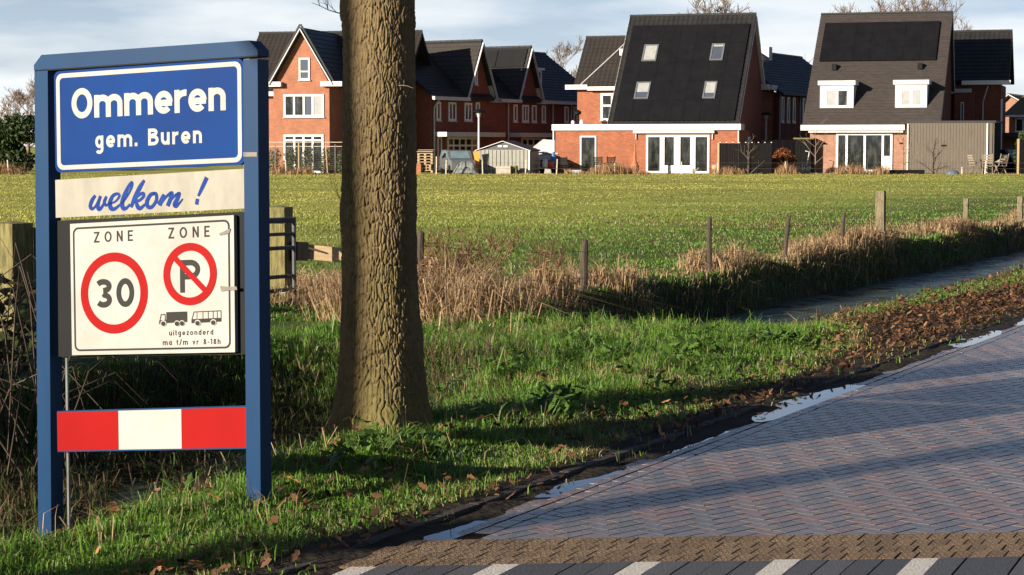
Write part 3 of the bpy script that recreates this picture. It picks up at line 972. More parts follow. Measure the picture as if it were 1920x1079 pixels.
def skylight(parent, x0, x1, t0, t1, blind, S=SL, base=(0, 0, 3.0), up=.20):
    def slab(m, a0, a1, b0, b1, l0, l1):
        a = [onroof(x, t, l0, base, S) for x, t in ((a0, b0), (a1, b0), (a1, b1), (a0, b1))]
        b = [onroof(x, t, l1, base, S) for x, t in ((a0, b0), (a1, b0), (a1, b1), (a0, b1))]
        m.add(a + b, [(3, 2, 1, 0), (4, 5, 6, 7), (0, 1, 5, 4), (1, 2, 6, 5), (2, 3, 7, 6), (3, 0, 4, 7)])
    f = .09; ft = f / S.length
    m = MB()
    slab(m, x0, x0 + f, t0, t1, .05, up); slab(m, x1 - f, x1, t0, t1, .05, up)
    slab(m, x0 + f, x1 - f, t0, t0 + ft, .05, up - .002); slab(m, x0 + f, x1 - f, t1 - ft, t1, .05, up - .002)
    w = m.build('roof_window', m_galv, parent)
    tb = t1 - ft - (t1 - t0 - 2 * ft) * blind
    g = MB(); slab(g, x0 + f, x1 - f, t0 + ft, tb, .06, up - .03); g.build('pane', m_skyglass, w)
    if blind > 0:
        g = MB(); slab(g, x0 + f, x1 - f, tb, t1 - ft, .06, up - .028); g.build('blind', m_blind, w)
skylight(hc, 4.62, 5.52, .556, .712, .97)
skylight(hc, 8.82, 9.62, .556, .712, .12)
skylight(hc, 4.62, 5.50, .205, .360, .6)
skylight(hc, 8.80, 9.56, .205, .360, .7)
# garden front
window(hc, 1.58, 2.60, .04, 2.26, 0, frame=m_grey, fw=.10, sill=False, name='door')
window(hc, 5.66, 9.48, .04, 2.30, 0, fw=.12, mull=(.235, .50, .765), sill=False, name='glass_doors', dep=.08)
P('door_frame', m_white, hc, (6.62, 6.78, -.10, -.081, .16, 2.2), (7.36, 7.74, -.101, -.081, .16, 2.2), (8.34, 8.52, -.10, -.081, .16, 2.2), (6.78, 7.36, -.1, -.081, .16, .5), (7.74, 8.34, -.1, -.081, .16, .5))
P('awning_case', m_grey, hc, (4.9, 9.8, -.26, -.002, 2.40, 2.56))
P('awning_arm', m_grey, hc, (5.02, 5.07, -.12, -.002, 2.05, 2.398), (9.64, 9.69, -.12, -.002, 2.05, 2.398))
pipe(hc, [(-.06, -.06, 0), (-.06, -.06, 2.58)], .05, m_white)
pipe(hc, [(11.2, -.02, 0), (11.2, -.02, 2.58)])
window(hc, 3.2, 3.9, 1.0, 2.2, 11.15, side='R')
# left wing
P('wing_wall', m_brick, hc, (.45, 3.5, 3.5, 9, 0, 5.12))
MB().prism([(3.52, 5.1), (9, 5.1), (6.25, 8.2)], 0, 'x', .5, 3.5).build('wing_gable', m_brick, hc)
r2 = slope(hc, (.28, 3.2, 5.28), (5.0, 0, 0), (0, 3.05, 3.15), .14, m_tile_b)
slope(hc, (5.28, 9.3, 5.28), (-5.0, 0, 0), (0, -3.05, 3.15), .14, m_tile)
ridge_caps(r2, (.28, 6.25, 8.45), (5.0, 6.25, 8.45), m_tile)
ridge_caps(r2, (.75, 3.25, 5.42), (3.3, 6.2, 8.48), m_grey, .05)
P('wing_fascia', m_white, hc, (-.2, 1.2, 3.02, 3.3, 5.12, 5.40), (1.2, 3.4, 3.05, 3.3, 5.05, 5.28))
window(hc, 1.95, 2.75, 3.2, 4.88, 3.5, fw=.14, trans=(.55,), glass=[m_glass])
P('vent_cowl', m_white, hc, (3.05, 3.3, 3.8, 4.1, 7.2, 7.6))
m = MB(); m.tube([(1.0, 1.6, 2.94), (1.0, 1.6, 3.5)], .09, 10); m.lathe([(.05, 0), (.22, .1), (.22, .22), (.05, .34)], (1.0, 1.6, 3.5), 12); m.build('roof_vent', m_black, hc)
MB().lathe([(.11, 0), (.13, .2), (.05, .3)], (1.3, 1.4, 2.94), 10).build('vent_cap', m_white, hc); MB().lathe([(.1, 0), (.12, .18), (.05, .26)], (.75, 1.4, 2.94), 10).build('vent_cap', m_white, hc)

# ------------------------------------------------------------------ house with slate roof and two white dormers
hd = empty('house', (17.4, 122, 0), R(-17), label='brick house under a steep dark slate roof with two white dormers and solar panels', cat='house', group='new brick houses across the meadow')
P('extension_wall', m_brick3, hd, (.45, 8.0, .3, 4, 0, 2.56))
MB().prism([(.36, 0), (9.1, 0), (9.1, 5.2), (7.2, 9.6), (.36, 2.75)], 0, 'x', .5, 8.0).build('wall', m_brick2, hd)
P('fascia', m_white, hd, (-.05, 3.0, -.2, .55, 2.58, 2.90), (3.005, 6.1, -.2, .55, 2.58, 2.90))
P('lattice_soffit', m_grey, hd, (.4, 6.0, -.1, .3, 2.44, 2.575))
SD = Vector((0, 7.2, 7.03))
slope(hd, (.02, 0, 2.92), (8.15, 0, 0), SD, .15, m_shingle, wavy=False)
slope(hd, (8.17, 9.5, 5.0), (-8.15, 0, 0), (0, -2.3, 4.95), .15, m_shingle, wavy=False)
P('ridge', m_slab, hd, (.02, 8.17, 7.1, 7.3, 9.93, 10.02))
beampart('bargeboard', hd, m_slab, (8.185, 0.1, 2.9), (8.185, 7.15, 9.85), .03, .18)
beampart('bargeboard', hd, m_grey, (8.185, 7.25, 9.8), (8.185, 9.4, 5.05), .03, .24)
beampart('soffit', hd, m_grey, (8.1, 7.4, 9.3), (8.1, 9.4, 5.0), .2, .03)
P('gutter_end', m_grey, hd, (7.9, 9.2, 9.3, 9.8, 4.95, 5.25))
for i in range(7):
    for j in range(2):
        x0, x1 = .42 + i * 1.01, .42 + (i + 1) * 1.01 - .010
        t0, t1 = .548 + j * .176, .548 + (j + 1) * .176 - .0014
        a = [onroof(x, t, .10, (0, 0, 2.92), SD) for x, t in ((x0, t0), (x1, t0), (x1, t1), (x0, t1))]
        b = [onroof(x, t, .15, (0, 0, 2.92), SD) for x, t in ((x0, t0), (x1, t0), (x1, t1), (x0, t1))]
        MB().add(a + b, [(3, 2, 1, 0), (4, 5, 6, 7), (0, 1, 5, 4), (1, 2, 6, 5), (2, 3, 7, 6), (3, 0, 4, 7)]).build('solar_panel', m_pv, hd)
for x0, x1, gl in ((.92, 2.92, [m_blind, m_glass]), (5.40, 7.26, [m_blind, m_blind])):
    d = P('dormer', m_white, hd, (x0, x1, 1.0, 3.2, 3.84, 5.30))
    P('dormer_roof', m_white, d, (x0 - .12, x1 + .12, .86, 3.6, 5.302, 5.56))
    P('dormer_cheek', m_grey, d, (x1 + .001, x1 + .02, 1.05, 3.2, 3.86, 5.29))
    P('dormer_sill', m_grey, d, (x0 - .08, x1 + .08, .93, 1.0, 3.76, 3.838))
    w = x1 - x0
    for k in (0, 1):
        window(d if False else hd, x0 + w * (.18 + .34 * k), x0 + w * (.50 + .34 * k), 4.02, 5.02, 1.0, fw=.06, glass=gl[k], sill=False, dep=.04)
for x, z, t in ((1.42, 6.3, .49), (6.6, 6.35, .49)):
    p = onroof(x, t, .1, (0, 0, 2.92), SD)
    MB().box(p.x - .14, p.x + .14, p.y - .2, p.y + .15, p.z - .15, p.z + .22).build('roof_vent', m_black, hd)
window(hd, 2.02, 5.36, .10, 2.42, .3, fw=.13, mull=(.19, .51, .83), sill=False, name='glass_doors', dep=.09)
P('door_step', m_grey, hd, (2.6, 4.9, -.6, .2, 0, .14))
P('post_panel', m_white, hd, (4.86, 5.3, .19, .208, .2, 1.05))
P('wall_vent', m_black, hd, (1.1, 1.35, .28, .299, 1.72, 1.82), (5.75, 6.0, .28, .299, 1.75, 1.85))
# right wing behind
P('wing_wall', m_brick2, hd, (7.6, 11.0, 10, 15, 0, 5.5))
P('bay_wall', m_brick2, hd, (8.2, 9.4, 9, 10, 0, 5.0))
r3 = slope(hd, (7.0, 9.6, 5.75), (4.5, 0, 0), (0, 3.0, 3.2), .14, m_tile)
slope(hd, (11.5, 15.6, 5.75), (-4.5, 0, 0), (0, -3.0, 3.2), .14, m_tile)
ridge_caps(r3, (7.0, 12.6, 9.0), (11.5, 12.6, 9.0), m_tile)
P('wing_fascia', m_white, hd, (8.6, 11.6, 9.42, 9.62, 5.5, 5.76))
pipe(hd, [(9.9, 9.9, 0), (9.9, 9.9, 4.4), (10.2, 9.7, 5.4)])
P('corner_post', m_white, hd, (11.0, 11.1, 9.95, 10.05, 1.0, 4.6))
window(hd, 8.6, 8.8, 3.0, 4.4, 8.99, fw=.05)

# ------------------------------------------------------------------ gabled house behind the sign and trunk
ha = empty('house', (-14.24, 121, 0), R(-12), label='red brick house with a white trimmed front gable between the sign and the trunk', cat='house', group='new brick houses across the meadow')
P('gable_wall', m_brick_pale, ha, (.05, 3.52, 0, 3.2, 0, 5.32))
MB().prism([(.05, 5.318), (3.52, 5.318), (1.86, 8.35)], 0, 'y', 0, 3.2).build('gable', m_brick_pale, ha)
P('wall', m_brick_pale, ha, (-3.0, 7.3, 3.2, 11.0, 0, 4.75))
apex = Vector((1.86, -.28, 8.62))
slope(ha, (-.15, 7, 5.2), (0, -7.3, 0), (2.01, 0, 3.42), .12, m_tile_b)
slope(ha, (3.87, -.3, 5.2), (0, 7.3, 0), (-2.01, 0, 3.42), .12, m_tile)
for x in (-.1, 3.82):
    beampart('bargeboard', ha, m_white, (x, -.32, 5.26), (1.86, -.32, 8.54), .05, .27, up=(0, 1, 0))
beampart('barge_cap', ha, m_slab, (-.2, -.30, 5.36), (1.84, -.30, 8.80), .10, .07, up=(0, 1, 0))
beampart('barge_cap', ha, m_slab, (3.92, -.30, 5.36), (1.88, -.30, 8.80), .10, .07, up=(0, 1, 0))
P('eave_box', m_white, ha, (-.40, .62, -.36, .15, 5.16, 5.44), (3.08, 4.40, -.36, .6, 5.16, 5.44))
P('gutter', m_white, ha, (-3.3, .03, 2.75, 3.05, 4.68, 4.95), (3.55, 7.45, 2.75, 3.05, 4.68, 4.95))
r4 = slope(ha, (-3.2, 2.8, 4.95), (10.6, 0, 0), (0, 4.2, 3.72), .14, m_tile_b)
slope(ha, (7.4, 11.2, 4.95), (-10.6, 0, 0), (0, -4.2, 3.72), .14, m_tile_b)
ridge_caps(r4, (-3.2, 7.0, 8.72), (7.4, 7.0, 8.72), m_tile)
window(ha, 1.66, 2.34, 5.55, 6.85, 0, fw=.1, trans=(.38,), glass=[m_skyglass])
window(ha, .70, 3.2, 3.36, 4.70, 0, fw=.12, mull=(.26, .5, .72), glass=[m_glass, m_glass, m_skyglass, m_blind])
window(ha, .68, 3.16, .05, 2.32, 0, fw=.12, mull=(.27, .5, .73), trans=(.85,), name='glass_doors', sill=False)
window(ha, -.85, -.15, 3.55, 4.35, 3.2, fw=.1)
MB().prism([(3.22, 4.74), (10.98, 4.74), (7.0, 8.35)], 0, 'x', -2.95, -2.7).build('side_gable', m_brick_pale, ha)
window(ha, -2.5, -1.7, 3.3, 4.4, 3.2, fw=.09)

# ------------------------------------------------------------------ shaded terrace receding to the right
ht = empty('terrace', (-4.9, 124, 0), R(60), label='shaded dark brick terrace with steep cross gables running back behind the trunk', cat='house', group='new brick houses across the meadow')
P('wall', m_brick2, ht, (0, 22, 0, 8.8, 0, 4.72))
MB().prism([(0.02, 4.7), (8.78, 4.7), (4.4, 7.98)], 0, 'x', .02, .5).build('end_gable', m_brick2, ht)
r5 = slope(ht, (-.3, -.38, 4.62), (22.5, 0, 0), (0, 4.8, 3.55), .14, m_tile)
slope(ht, (22.2, 9.2, 4.62), (-22.5, 0, 0), (0, -4.8, 3.55), .14, m_tile)
ridge_caps(r5, (-.3, 4.42, 8.2), (22.2, 4.42, 8.2), m_tile)
for xc, hw, za in ((5.45, 1.72, 8.22), (11.75, 1.55, 8.10)):
    MB().prism([(xc - hw, 4.6), (xc + hw, 4.6), (xc, za - .25)], 0, 'y', -.02, .4).build('cross_gable', m_brick2, ht)
    rr = slope(ht, (xc - hw - .12, 4.4, 4.6), (0, -4.75, 0), (hw + .12, 0, za - 4.6), .12, m_tile_b)
    slope(ht, (xc + hw + .12, -.35, 4.6), (0, 4.75, 0), (-hw - .12, 0, za - 4.6), .12, m_tile)
    ridge_caps(rr, (xc, -.35, za + .04), (xc, 4.4, za + .04), m_tile)
    for sg in (-1, 1):
        beampart('bargeboard', ht, m_grey, (xc + sg * (hw + .08), -.36, 4.62), (xc, -.36, za - .08), .04, .24, up=(0, 1, 0))
        beampart('soffit', ht, m_grey, (xc + sg * (hw - .02), -.18, 4.62), (xc + sg * .02, -.18, za - .2), .32, .03, up=(sg, 0, .5))
    P('eave_box', m_grey, ht, (xc + hw - .2, xc + hw + .5, -.5, .1, 4.42, 4.68))
for a, b in ((-.4, 3.8), (7.0, 10.3), (13.2, 22)):
    P('gutter', m_grey, ht, (a, b, -.5, -.3, 4.45, 4.66))
for a0, a1, z0, z1 in ((.5, 1.0, 3.2, 4.35), (1.9, 2.8, 3.2, 4.35), (3.8, 4.7, 3.2, 4.35), (5.15, 5.65, 3.6, 4.4), (9.95, 10.45, 3.2, 4.35), (11.1, 11.95, 3.2, 4.35), (12.4, 13.0, 3.2, 4.35), (13.75, 14.25, 3.2, 4.35), (16.9, 17.5, 3.2, 4.35), (18.2, 18.8, 3.2, 4.35), (5.0, 5.35, 5.5, 6.85), (10.95, 11.25, 5.5, 6.7)):
    window(ht, a0, a1, z0, z1, 0 if z0 < 5 else -.02, fw=.13, mull=(.5,) if a1 - a0 > .7 else (), frame=m_white)
for a, b in ((.3, 7.4), (9.4, 15.6)):
    P('porch_fascia', m_grey, ht, (a, b, -.9, .0, 2.22, 2.5))
window(ht, 1.75, 5.4, .1, 2.2, 0, fw=.14, mull=(.2, .4, .6, .8), trans=(.75,), sill=False, name='glass_doors')
window(ht, 11.0, 14.2, .1, 2.2, 0, fw=.14, mull=(.25, .5, .75), trans=(.75,), sill=False, name='glass_doors')
window(ht, .6, 1.1, .1, 2.2, 0, fw=.1, sill=False, name='door')
pipe(ht, [(.15, -.1, 0), (.15, -.1, 4.0), (.35, -.35, 4.5)])
for x in (9.2, 15.2, 17.8): pipe(ht, [(x, -.08, 0), (x, -.08, 4.5)])
# white dormer on the far end, solar strip on the second gable
P('dormer', m_white, ht, (14.2, 15.4, .9, 3.2, 5.55, 6.75))
P('dormer_roof', m_white, ht, (14.05, 15.55, .75, 3.3, 6.752, 6.9))
MB().box(14.4, 15.2, .885, .899, 5.75, 6.6).build('pane', m_glass, ht)
for k in range(2):
    g = MB()
    v = Vector((1.67, 0, 3.5)); n = Vector((0, -1, 0)).cross(v).normalized()
    a = [Vector((10.08, y, 4.6)) + v * t + n * l for l in (.09, .13) for y, t in ((4.2 - 2.2 * k, .62), (2.05 - 2.2 * k, .62), (2.05 - 2.2 * k, .96), (4.2 - 2.2 * k, .96))]
    g.add(a, [(3, 2, 1, 0), (4, 5, 6, 7), (0, 1, 5, 4), (1, 2, 6, 5), (2, 3, 7, 6), (3, 0, 4, 7)]).build('solar_panel', m_pv, ht)

# ------------------------------------------------------------------ second terrace seen between the two big houses
hr = empty('terrace', (17.55, 134, 0), R(64), label='dark terrace with tall narrow windows seen between the two large houses', cat='house', group='new brick houses across the meadow')
P('wall', m_brick2, hr, (0, 16, 0, 7, 0, 5.2))
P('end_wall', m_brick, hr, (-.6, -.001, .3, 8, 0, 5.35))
slope(hr, (-.3, -.3, 5.1), (16.6, 0, 0), (0, 4.0, 3.0), .14, m_tile)
slope(hr, (16.3, 7.7, 5.1), (-16.6, 0, 0), (0, -4.0, 3.0), .14, m_tile)
P('gutter', m_slab, hr, (-.3, 16.3, -.45, -.25, 5.0, 5.16))
for x in (.5, 1.7, 2.9, 5.0, 6.4, 7.8, 10):
    window(hr, x, x + .55, 3.2, 4.9, 0, fw=.12, frame=m_white)
for x in (.5, 2.6, 5.3, 7.5): window(hr, x, x + 1.0, .9, 2.0, 0, fw=.12)
for x in (.1, 4.4, 9.2): pipe(hr, [(x, -.08, 0), (x, -.08, 5)])
P('chimney', m_grey, hr, (2.2, 2.9, 2.9, 3.5, 7.0, 8.4), (6.5, 7.2, 2.9, 3.5, 7.0, 8.5))
ridge_caps(hr, (-.3, 3.7, 8.14), (16.3, 3.7, 8.14), m_tile)
P('eave_box', m_grey, hr, (-1.4, -.2, .0, .9, 5.3, 5.62))

# ------------------------------------------------------------------ timber garden room beside the slate house
gr = empty('garden_room', (23.25, 119.6, 0), R(-17), label='flat roofed garden room clad in grey brown vertical boards beside the slate house', cat='outbuilding')
P('wall', m_wood_grey, gr, (.02, 5.0, .02, 5.6, 0, 3.0))
P('roof', m_slab, gr, (-.05, 5.1, -.06, 5.65, 3.0, 3.12))
bw = .172
for i in range(28):
    dy = random.uniform(0, .012)
    P('board', m_wood_grey, gr, (.1 + i * bw, .1 + (i + 1) * bw - .012, -.03 - dy, .018, .05, 2.99))
for i in range(20):
    P('board', m_blackwood, gr, (5.002, 5.03 + random.uniform(0, .01), .15 + i * .27, .15 + (i + 1) * .27 - .015, .05, 2.99))  # right side boards coloured black to paint in the shade on that face
pipe(gr, [(.06, -.09, .1), (.06, -.09, 2.95)], .05, m_white)
pipe(gr, [(4.62, -.09, .1), (4.62, -.09, 2.95)], .05, m_white)
P('wall_vent', m_black, gr, (2.0, 2.28, -.055, -.046, 1.62, 1.72))

# ------------------------------------------------------------------ older houses at the right edge
hf = empty('house', (34.5, 150, 0), R(-24), label='small older house with a mossy brown roof and plain gable at the far right', cat='house')
MB().prism([(0, 0), (5.2, 0), (5.2, 4.2), (2.1, 5.35), (0, 3.2)], 0, 'y', 0, 8).build('wall', m_brick3, hf)
slope(hf, (-.2, 9, 3.05), (0, -9.3, 0), (2.3, 0, 2.42), .14, m_tile_o)
slope(hf, (5.4, -.3, 3.6), (0, 9.3, 0), (-3.3, 0, 1.87), .14, m_tile_o)
beampart('bargeboard', hf, m_white, (-.2, -.32, 3.0), (2.1, -.32, 5.42), .05, .16, up=(0, 1, 0))
beampart('bargeboard', hf, m_white, (5.4, -.32, 3.55), (2.1, -.32, 5.42), .05, .16, up=(0, 1, 0))
hg = empty('house', (34.1, 139.5, 0), R(-20), label='pale brick house with a brown hipped roof cut by the right edge of the picture', cat='house')
P('wall', m_brick_pale, hg, (0, 8, 0, 7, 0, 3.75))
MB().add([(-.4, -.4, 3.76), (8.4, -.4, 3.76), (8.4, 7.4, 3.76), (-.4, 7.4, 3.76), (2.2, 3.5, 6.7), (6, 3.5, 6.7)], [(0, 1, 5, 4), (1, 2, 5), (2, 3, 4, 5), (3, 0, 4), (3, 2, 1, 0)]).build('roof', m_tile_o, hg)
tiles(hg, (2.2, -.40, 3.78), (4.0, 0, 0), (0, 3.9, 2.94), m_tile_o)
P('gutter', m_white, hg, (-.42, 8.4, -.5, -.4, 3.62, 3.75))
window(hg, .42, .98, 2.6, 3.55, 0, fw=.08)
window(hg, 2.0, 3.6, 2.3, 3.4, 0, fw=.08, mull=(.5,))
cp = empty('carport', (29.6, 131, 0), R(-17), label='low dark carport roof behind the garden room', cat='outbuilding')
P('roof', m_slab, cp, (0, 9, 0, 4, 2.2, 2.5))
for x in (.1, 4.4, 8.8): P('post', m_blackwood, cp, (x, x + .12, .1, .22, 0, 2.2))
P('back_wall', m_brick3, cp, (.3, 8.9, 3.6, 3.9, 0, 2.199))

# ------------------------------------------------------------------ bare trees
def bare_tree(seed, base, height, r0, spread=.55, levels=5, twig=.012, start=.3, kids=3, lean=(0, 0), parts=True, sides=(7, 5, 4, 3, 3, 3)):
    """returns (trunk MB, crown MB) in local coordinates"""
    rg = random.Random(seed)
    tr, cr = MB(), MB()
    n = 7
    pts, rad = [], []
    p = Vector((0, 0, -.3))
    for i in range(n + 1):
        f = i / n
        pts.append(Vector((lean[0] * f * height + rg.uniform(-.03, .03) * height * .3 * f, lean[1] * f * height + rg.uniform(-.03, .03) * height * .3 * f, -.3 + f * height * .82)))
        rad.append(max(r0 * (1 - f * .85) * (1 + .5 * math.exp(-f * 14)), twig))
    tr.tube(pts, rad, 9)
    def grow(p, d, ln, r, lv):
        k = 3
        q = [p]; rr = [r]
        dd = d.copy()
        for i in range(k):
            dd = (dd + Vector((rg.uniform(-1, 1), rg.uniform(-1, 1), rg.uniform(-.35, .75))) * .22).normalized()
            q.append(q[-1] + dd * ln / k); rr.append(max(r * (1 - .55 * (i + 1) / k), twig * .5))
        cr.tube(q, rr, sides[min(lv, 5)], caps=False)
        if lv >= levels: return
        for i in range(kids + (1 if lv > 1 else 0)):
            f = rg.uniform(.35, 1.0)
            j = min(int(f * k), k - 1)
            pp = q[j].lerp(q[j + 1], f * k - j)
            ax = Vector((rg.uniform(-1, 1), rg.uniform(-1, 1), rg.uniform(-.3, .9))).normalized()
            nd = (dd * .75 + ax * spread * 1.25).normalized()
            grow(pp, nd, ln * rg.uniform(.52, .78), max(r * rg.uniform(.38, .55), twig * .55), lv + 1)
    for i in range(9):
        f = start + (1 - start) * (i + rg.random()) / 9
        f = min(f, .98)
        j = min(int(f * n), n - 1)
        pp = pts[j].lerp(pts[j + 1], f * n - j)
        a = i * 2.4 + rg.uniform(-.4, .4)
        d = Vector((math.cos(a), math.sin(a), .35 + .9 * f)).normalized()
        grow(pp, d, height * rg.uniform(.26, .38) * (1.15 - .5 * f), max(rad[j] * .55, twig), 1)
    return tr, cr

m_bark_far = M('pale_bark', (.24, .17, .125), (.16, .115, .085), 3, .9)
m_bark_red = M('reddish_twigs', (.26, .15, .085), (.17, .10, .06), 3, .9)
def plant_tree(base, seed, h, r0, label, group, mat=None, **k):
    o = empty('bare_tree', base, 0, label=label, cat='tree', group=group)
    tr, cr = bare_tree(seed, base, h, r0, **k)
    tr.build('trunk', mat or m_bark_far, o, smooth=True)
    cr.build('crown', mat or m_bark_far, o, smooth=True)
    return o
gtree = 'bare trees beyond the houses'
plant_tree((17.3, 176, 0), 3, 13.0, .3, 'rounded bare tree crown above the ridge of the solar panel house', gtree, levels=5, twig=.045)
plant_tree((31.5, 180, 0), 4, 12.9, .3, 'bare tree crown above the slate roof, nearer its chimney side edge', gtree, levels=5, twig=.036)
plant_tree((36.6, 182, 0), 8, 13.3, .3, 'bare tree crown above the end of the slate roof ridge, by the sky', gtree, levels=5, twig=.036)
plant_tree((3.9, 178, 0), 5, 9.2, .25, 'low bare treetop above the far terrace roof beside the gabled wing', gtree, levels=5, twig=.036)
plant_tree((-40.0, 168, 0), 6, 6.6, .22, 'slender bare tree rising behind the evergreen hedge', gtree, levels=5, twig=.025)
plant_tree((-43.2, 172, 0), 7, 5.6, .22, 'russet twigged bare tree at the far left behind the evergreens', gtree, mat=m_bark_red, levels=4, twig=.03)
plant_tree((-36.5, 166, 0), 9, 6.2, .2, 'russet twigged bare tree beside the sign post', gtree, mat=m_bark_red, levels=4, twig=.03)

# leaf masses -------------------------------------------------------
def leafmass(n, size, colA, colB, boxfn):
    c = boxfn(n)
    n = len(c)
    a = rng.normal(size=(n, 3)); a /= np.linalg.norm(a, axis=1, keepdims=True)
    b = rng.normal(size=(n, 3)); b -= (a * b).sum(1, keepdims=True) * a; b /= np.linalg.norm(b, axis=1, keepdims=True)
    s = size * rng.uniform(.6, 1.4, (n, 1))
    V2 = np.stack([c - a * s, c + b * s * .45, c + a * s, c - b * s * .45], 1).reshape(-1, 3)
    q = np.arange(4 * n).reshape(n, 4)
    t = rng.random((n, 1)) ** 1.3
    col = np.repeat(np.array(colA) * (1 - t) + np.array(colB) * t, 4, 0)
    return V2, q, col
def blob(cs, rs, n):
    """points filling several ellipsoids, denser at the rim"""
    out = []
    for c_, r_ in zip(cs, rs):
        d = rng.normal(size=(n, 3)); d /= np.linalg.norm(d, axis=1, keepdims=True)
        rr = rng.random((n, 1)) ** .35
        out.append(np.array(c_) + d * rr * np.array(r_))
    return np.concatenate(out)
m_leaf = AM('foliage', rough=.6, trans=.2)
def shrub(name, loc, label, cat, cs, rs, n, size, cA, cB, group=None, stems=5, stemmat=None):
    o = empty(name, loc, 0, label=label, cat=cat, group=group)
    V2, q, col = leafmass(n, size, cA, cB, lambda k: blob(cs, rs, k))
    link('foliage', npmesh('foliage', V2, quads=q, col=col), m_leaf, o, kind='stuff')
    m = MB()
    for c_, r_ in zip(cs, rs):
        for i in range(max(1, stems // len(cs))):
            m.tube([(c_[0] + random.uniform(-.2, .2) * r_[0], c_[1] + random.uniform(-.2, .2) * r_[1], -.05), (c_[0] + random.uniform(-.5, .5) * r_[0], c_[1] + random.uniform(-.5, .5) * r_[1], c_[2])], [.03, .015], 5)
    m.build('stem', stemmat or m_bark_far, o)
    return o
ev = ((.022, .040, .012), (.045, .065, .02))
for i, (x, w, h) in enumerate(((-35.6, 2.1, 3.3), (-32.2, 2.1, 3.0))):
    lab = ('tall dark evergreen at the left edge of the meadow', 'dark evergreen bush touching the left sign post', 'dark evergreen hidden behind the blue sign frame')[i]
    shrub('evergreen_bush', (x, 130 + i * .5, 0), lab, 'shrub',
          [(random.uniform(-.5, .5) * w, random.uniform(-.5, .5), h * (.25 + .22 * k)) for k in range(4)], [(w * .8, 1.2, h * .34)] * 4, 1500, .17, *ev, group='evergreens at the left edge')
plant_tree((-34, 150, 0), 12, 5.6, .15, 'thin russet scrub tree over the evergreen hedge', gtree, mat=m_bark_red, levels=4, twig=.03)

# ------------------------------------------------------------------ big trunk in front
def voro(x, y, sd, per=64):
    xi = np.floor(x).astype(int); yi = np.floor(y).astype(int)
    F1 = np.full(x.shape, 9.); F2 = np.full(x.shape, 9.)
    tb = np.random.default_rng(sd).random((128, 512, 2))
    for dx in (-1, 0, 1):
        for dy in (-1, 0, 1):
            cx, cy = xi + dx, yi + dy
            pt = tb[cx % per, cy % 512]
            d = np.hypot(cx + .15 + .7 * pt[..., 0] - x, cy + .15 + .7 * pt[..., 1] - y)
            m_ = d < F1
            F2 = np.where(m_, F1, np.minimum(F2, d)); F1 = np.where(m_, d, F1)
    return F1, F2
TREE = (-.735, 11.53)
tz0 = float(Hgt(*TREE))
NA, NZ = 410, 540
zz_ = np.concatenate([np.linspace(-.22, 3.0, NZ), np.linspace(3.05, 9, 30)])
th = np.linspace(0, 2 * np.pi, NA, endpoint=False)
Zg, Tg = np.meshgrid(zz_, th, indexing='ij')
rad = .193 + .006 * np.clip(2.2 - Zg, 0, 3) + .112 * np.exp(-np.clip(Zg, -.1, 9) / .30) - .012 * np.clip(Zg - 2.6, 0, 8)
lob = .20 * np.exp(-np.clip(Zg, -.1, 9) / .24) * (.55 * np.cos(3 * (Tg - 2.9)) + .45 * np.cos(5 * Tg + 1.0)) + .02 * np.sin(2 * Tg + Zg * 1.3)
rad = rad * (1 + lob)
# the circle wraps: 36 bark cells of about 35 mm around
ca = Tg / (2 * np.pi) * 32
wx = ca * 1.875 + (fbm(Zg * 3.0, np.cos(Tg) * 2.6 + np.sin(Tg) * 1.7 + 7, 31, 2) - .5) * 2.2 + (vn(Zg * 14, ca * .9, 32) - .5) * .9
wy = Zg * 10.0 + (vn(Zg * 4 + 3 * np.cos(Tg), np.sin(Tg) * 5 + 9, 33) - .5) * 1.2 + (vn(Zg * 16, ca * 1.3, 34) - .5) * .5
F1, F2 = voro(wx, wy, 5, 60)
F1b, F2b = voro(wx * 2, wy * 1.4 + 50, 6, 120)
ridge = sstep(.0, .24, F2 - F1) * (1 - .12 * F1) * (.7 + .6 * vn(wx * .9 + 11, wy * .8, 44)) + .34 * sstep(.0, .22, F2b - F1b)
fine = fbm(ca * 6.5, Zg * 26, 35, 3)
disp = .0112 * (ridge - .6) + .010 * (fine - .5) + .012 * (fbm(Zg * 2.2, np.cos(Tg) * 1.1 + 4 + np.sin(Tg), 36, 2) - .5)
# a knot and a swelling on the flank
for zk, tk, a_, s_ in ((1.28, math.pi * 1.02, .016, .07), (2.45, math.pi * .98, .022, .09), (.58, -.1, .012, .06)):
    dt = np.angle(np.exp(1j * (Tg - tk)))
    disp += a_ * np.exp(-((Zg - zk) ** 2 + (dt * .2) ** 2) / (2 * s_ ** 2))
rad = rad + disp
cxz = -.012 * np.sin(Zg * 1.4) + .0 * Zg
VX = cxz - .012 * np.clip(Zg - .2, 0, 3) * .6 + rad * np.cos(Tg)
VY = rad * np.sin(Tg)
Vb = np.stack([VX, VY, Zg], -1).reshape(-1, 3)
nz_ = len(zz_)
ib = np.arange(nz_ * NA).reshape(nz_, NA)
qb = np.stack([ib[:-1], np.roll(ib[:-1], -1, 1), np.roll(ib[1:], -1, 1), ib[1:]], -1).reshape(-1, 4)
mossy = sstep(.55, .0, Zg) * .5 + .35 * sstep(.48, .66, fbm(ca * .25, Zg * 1.6, 38, 3))
g1 = fbm(ca * .5, Zg * 3.0, 39, 4)[..., None]
colb = np.array([.205, .148, .070]) * (1 - g1) + np.array([.105, .076, .040]) * g1
colb = colb * (1 - mossy[..., None] * .7) + np.array([.105, .098, .024]) * mossy[..., None] * .7
m_bark = AM('ridged_bark', rough=.9, spec=.15, nscale=30, bump=.35, bscale=120, nlo=.75, nhi=1.25)
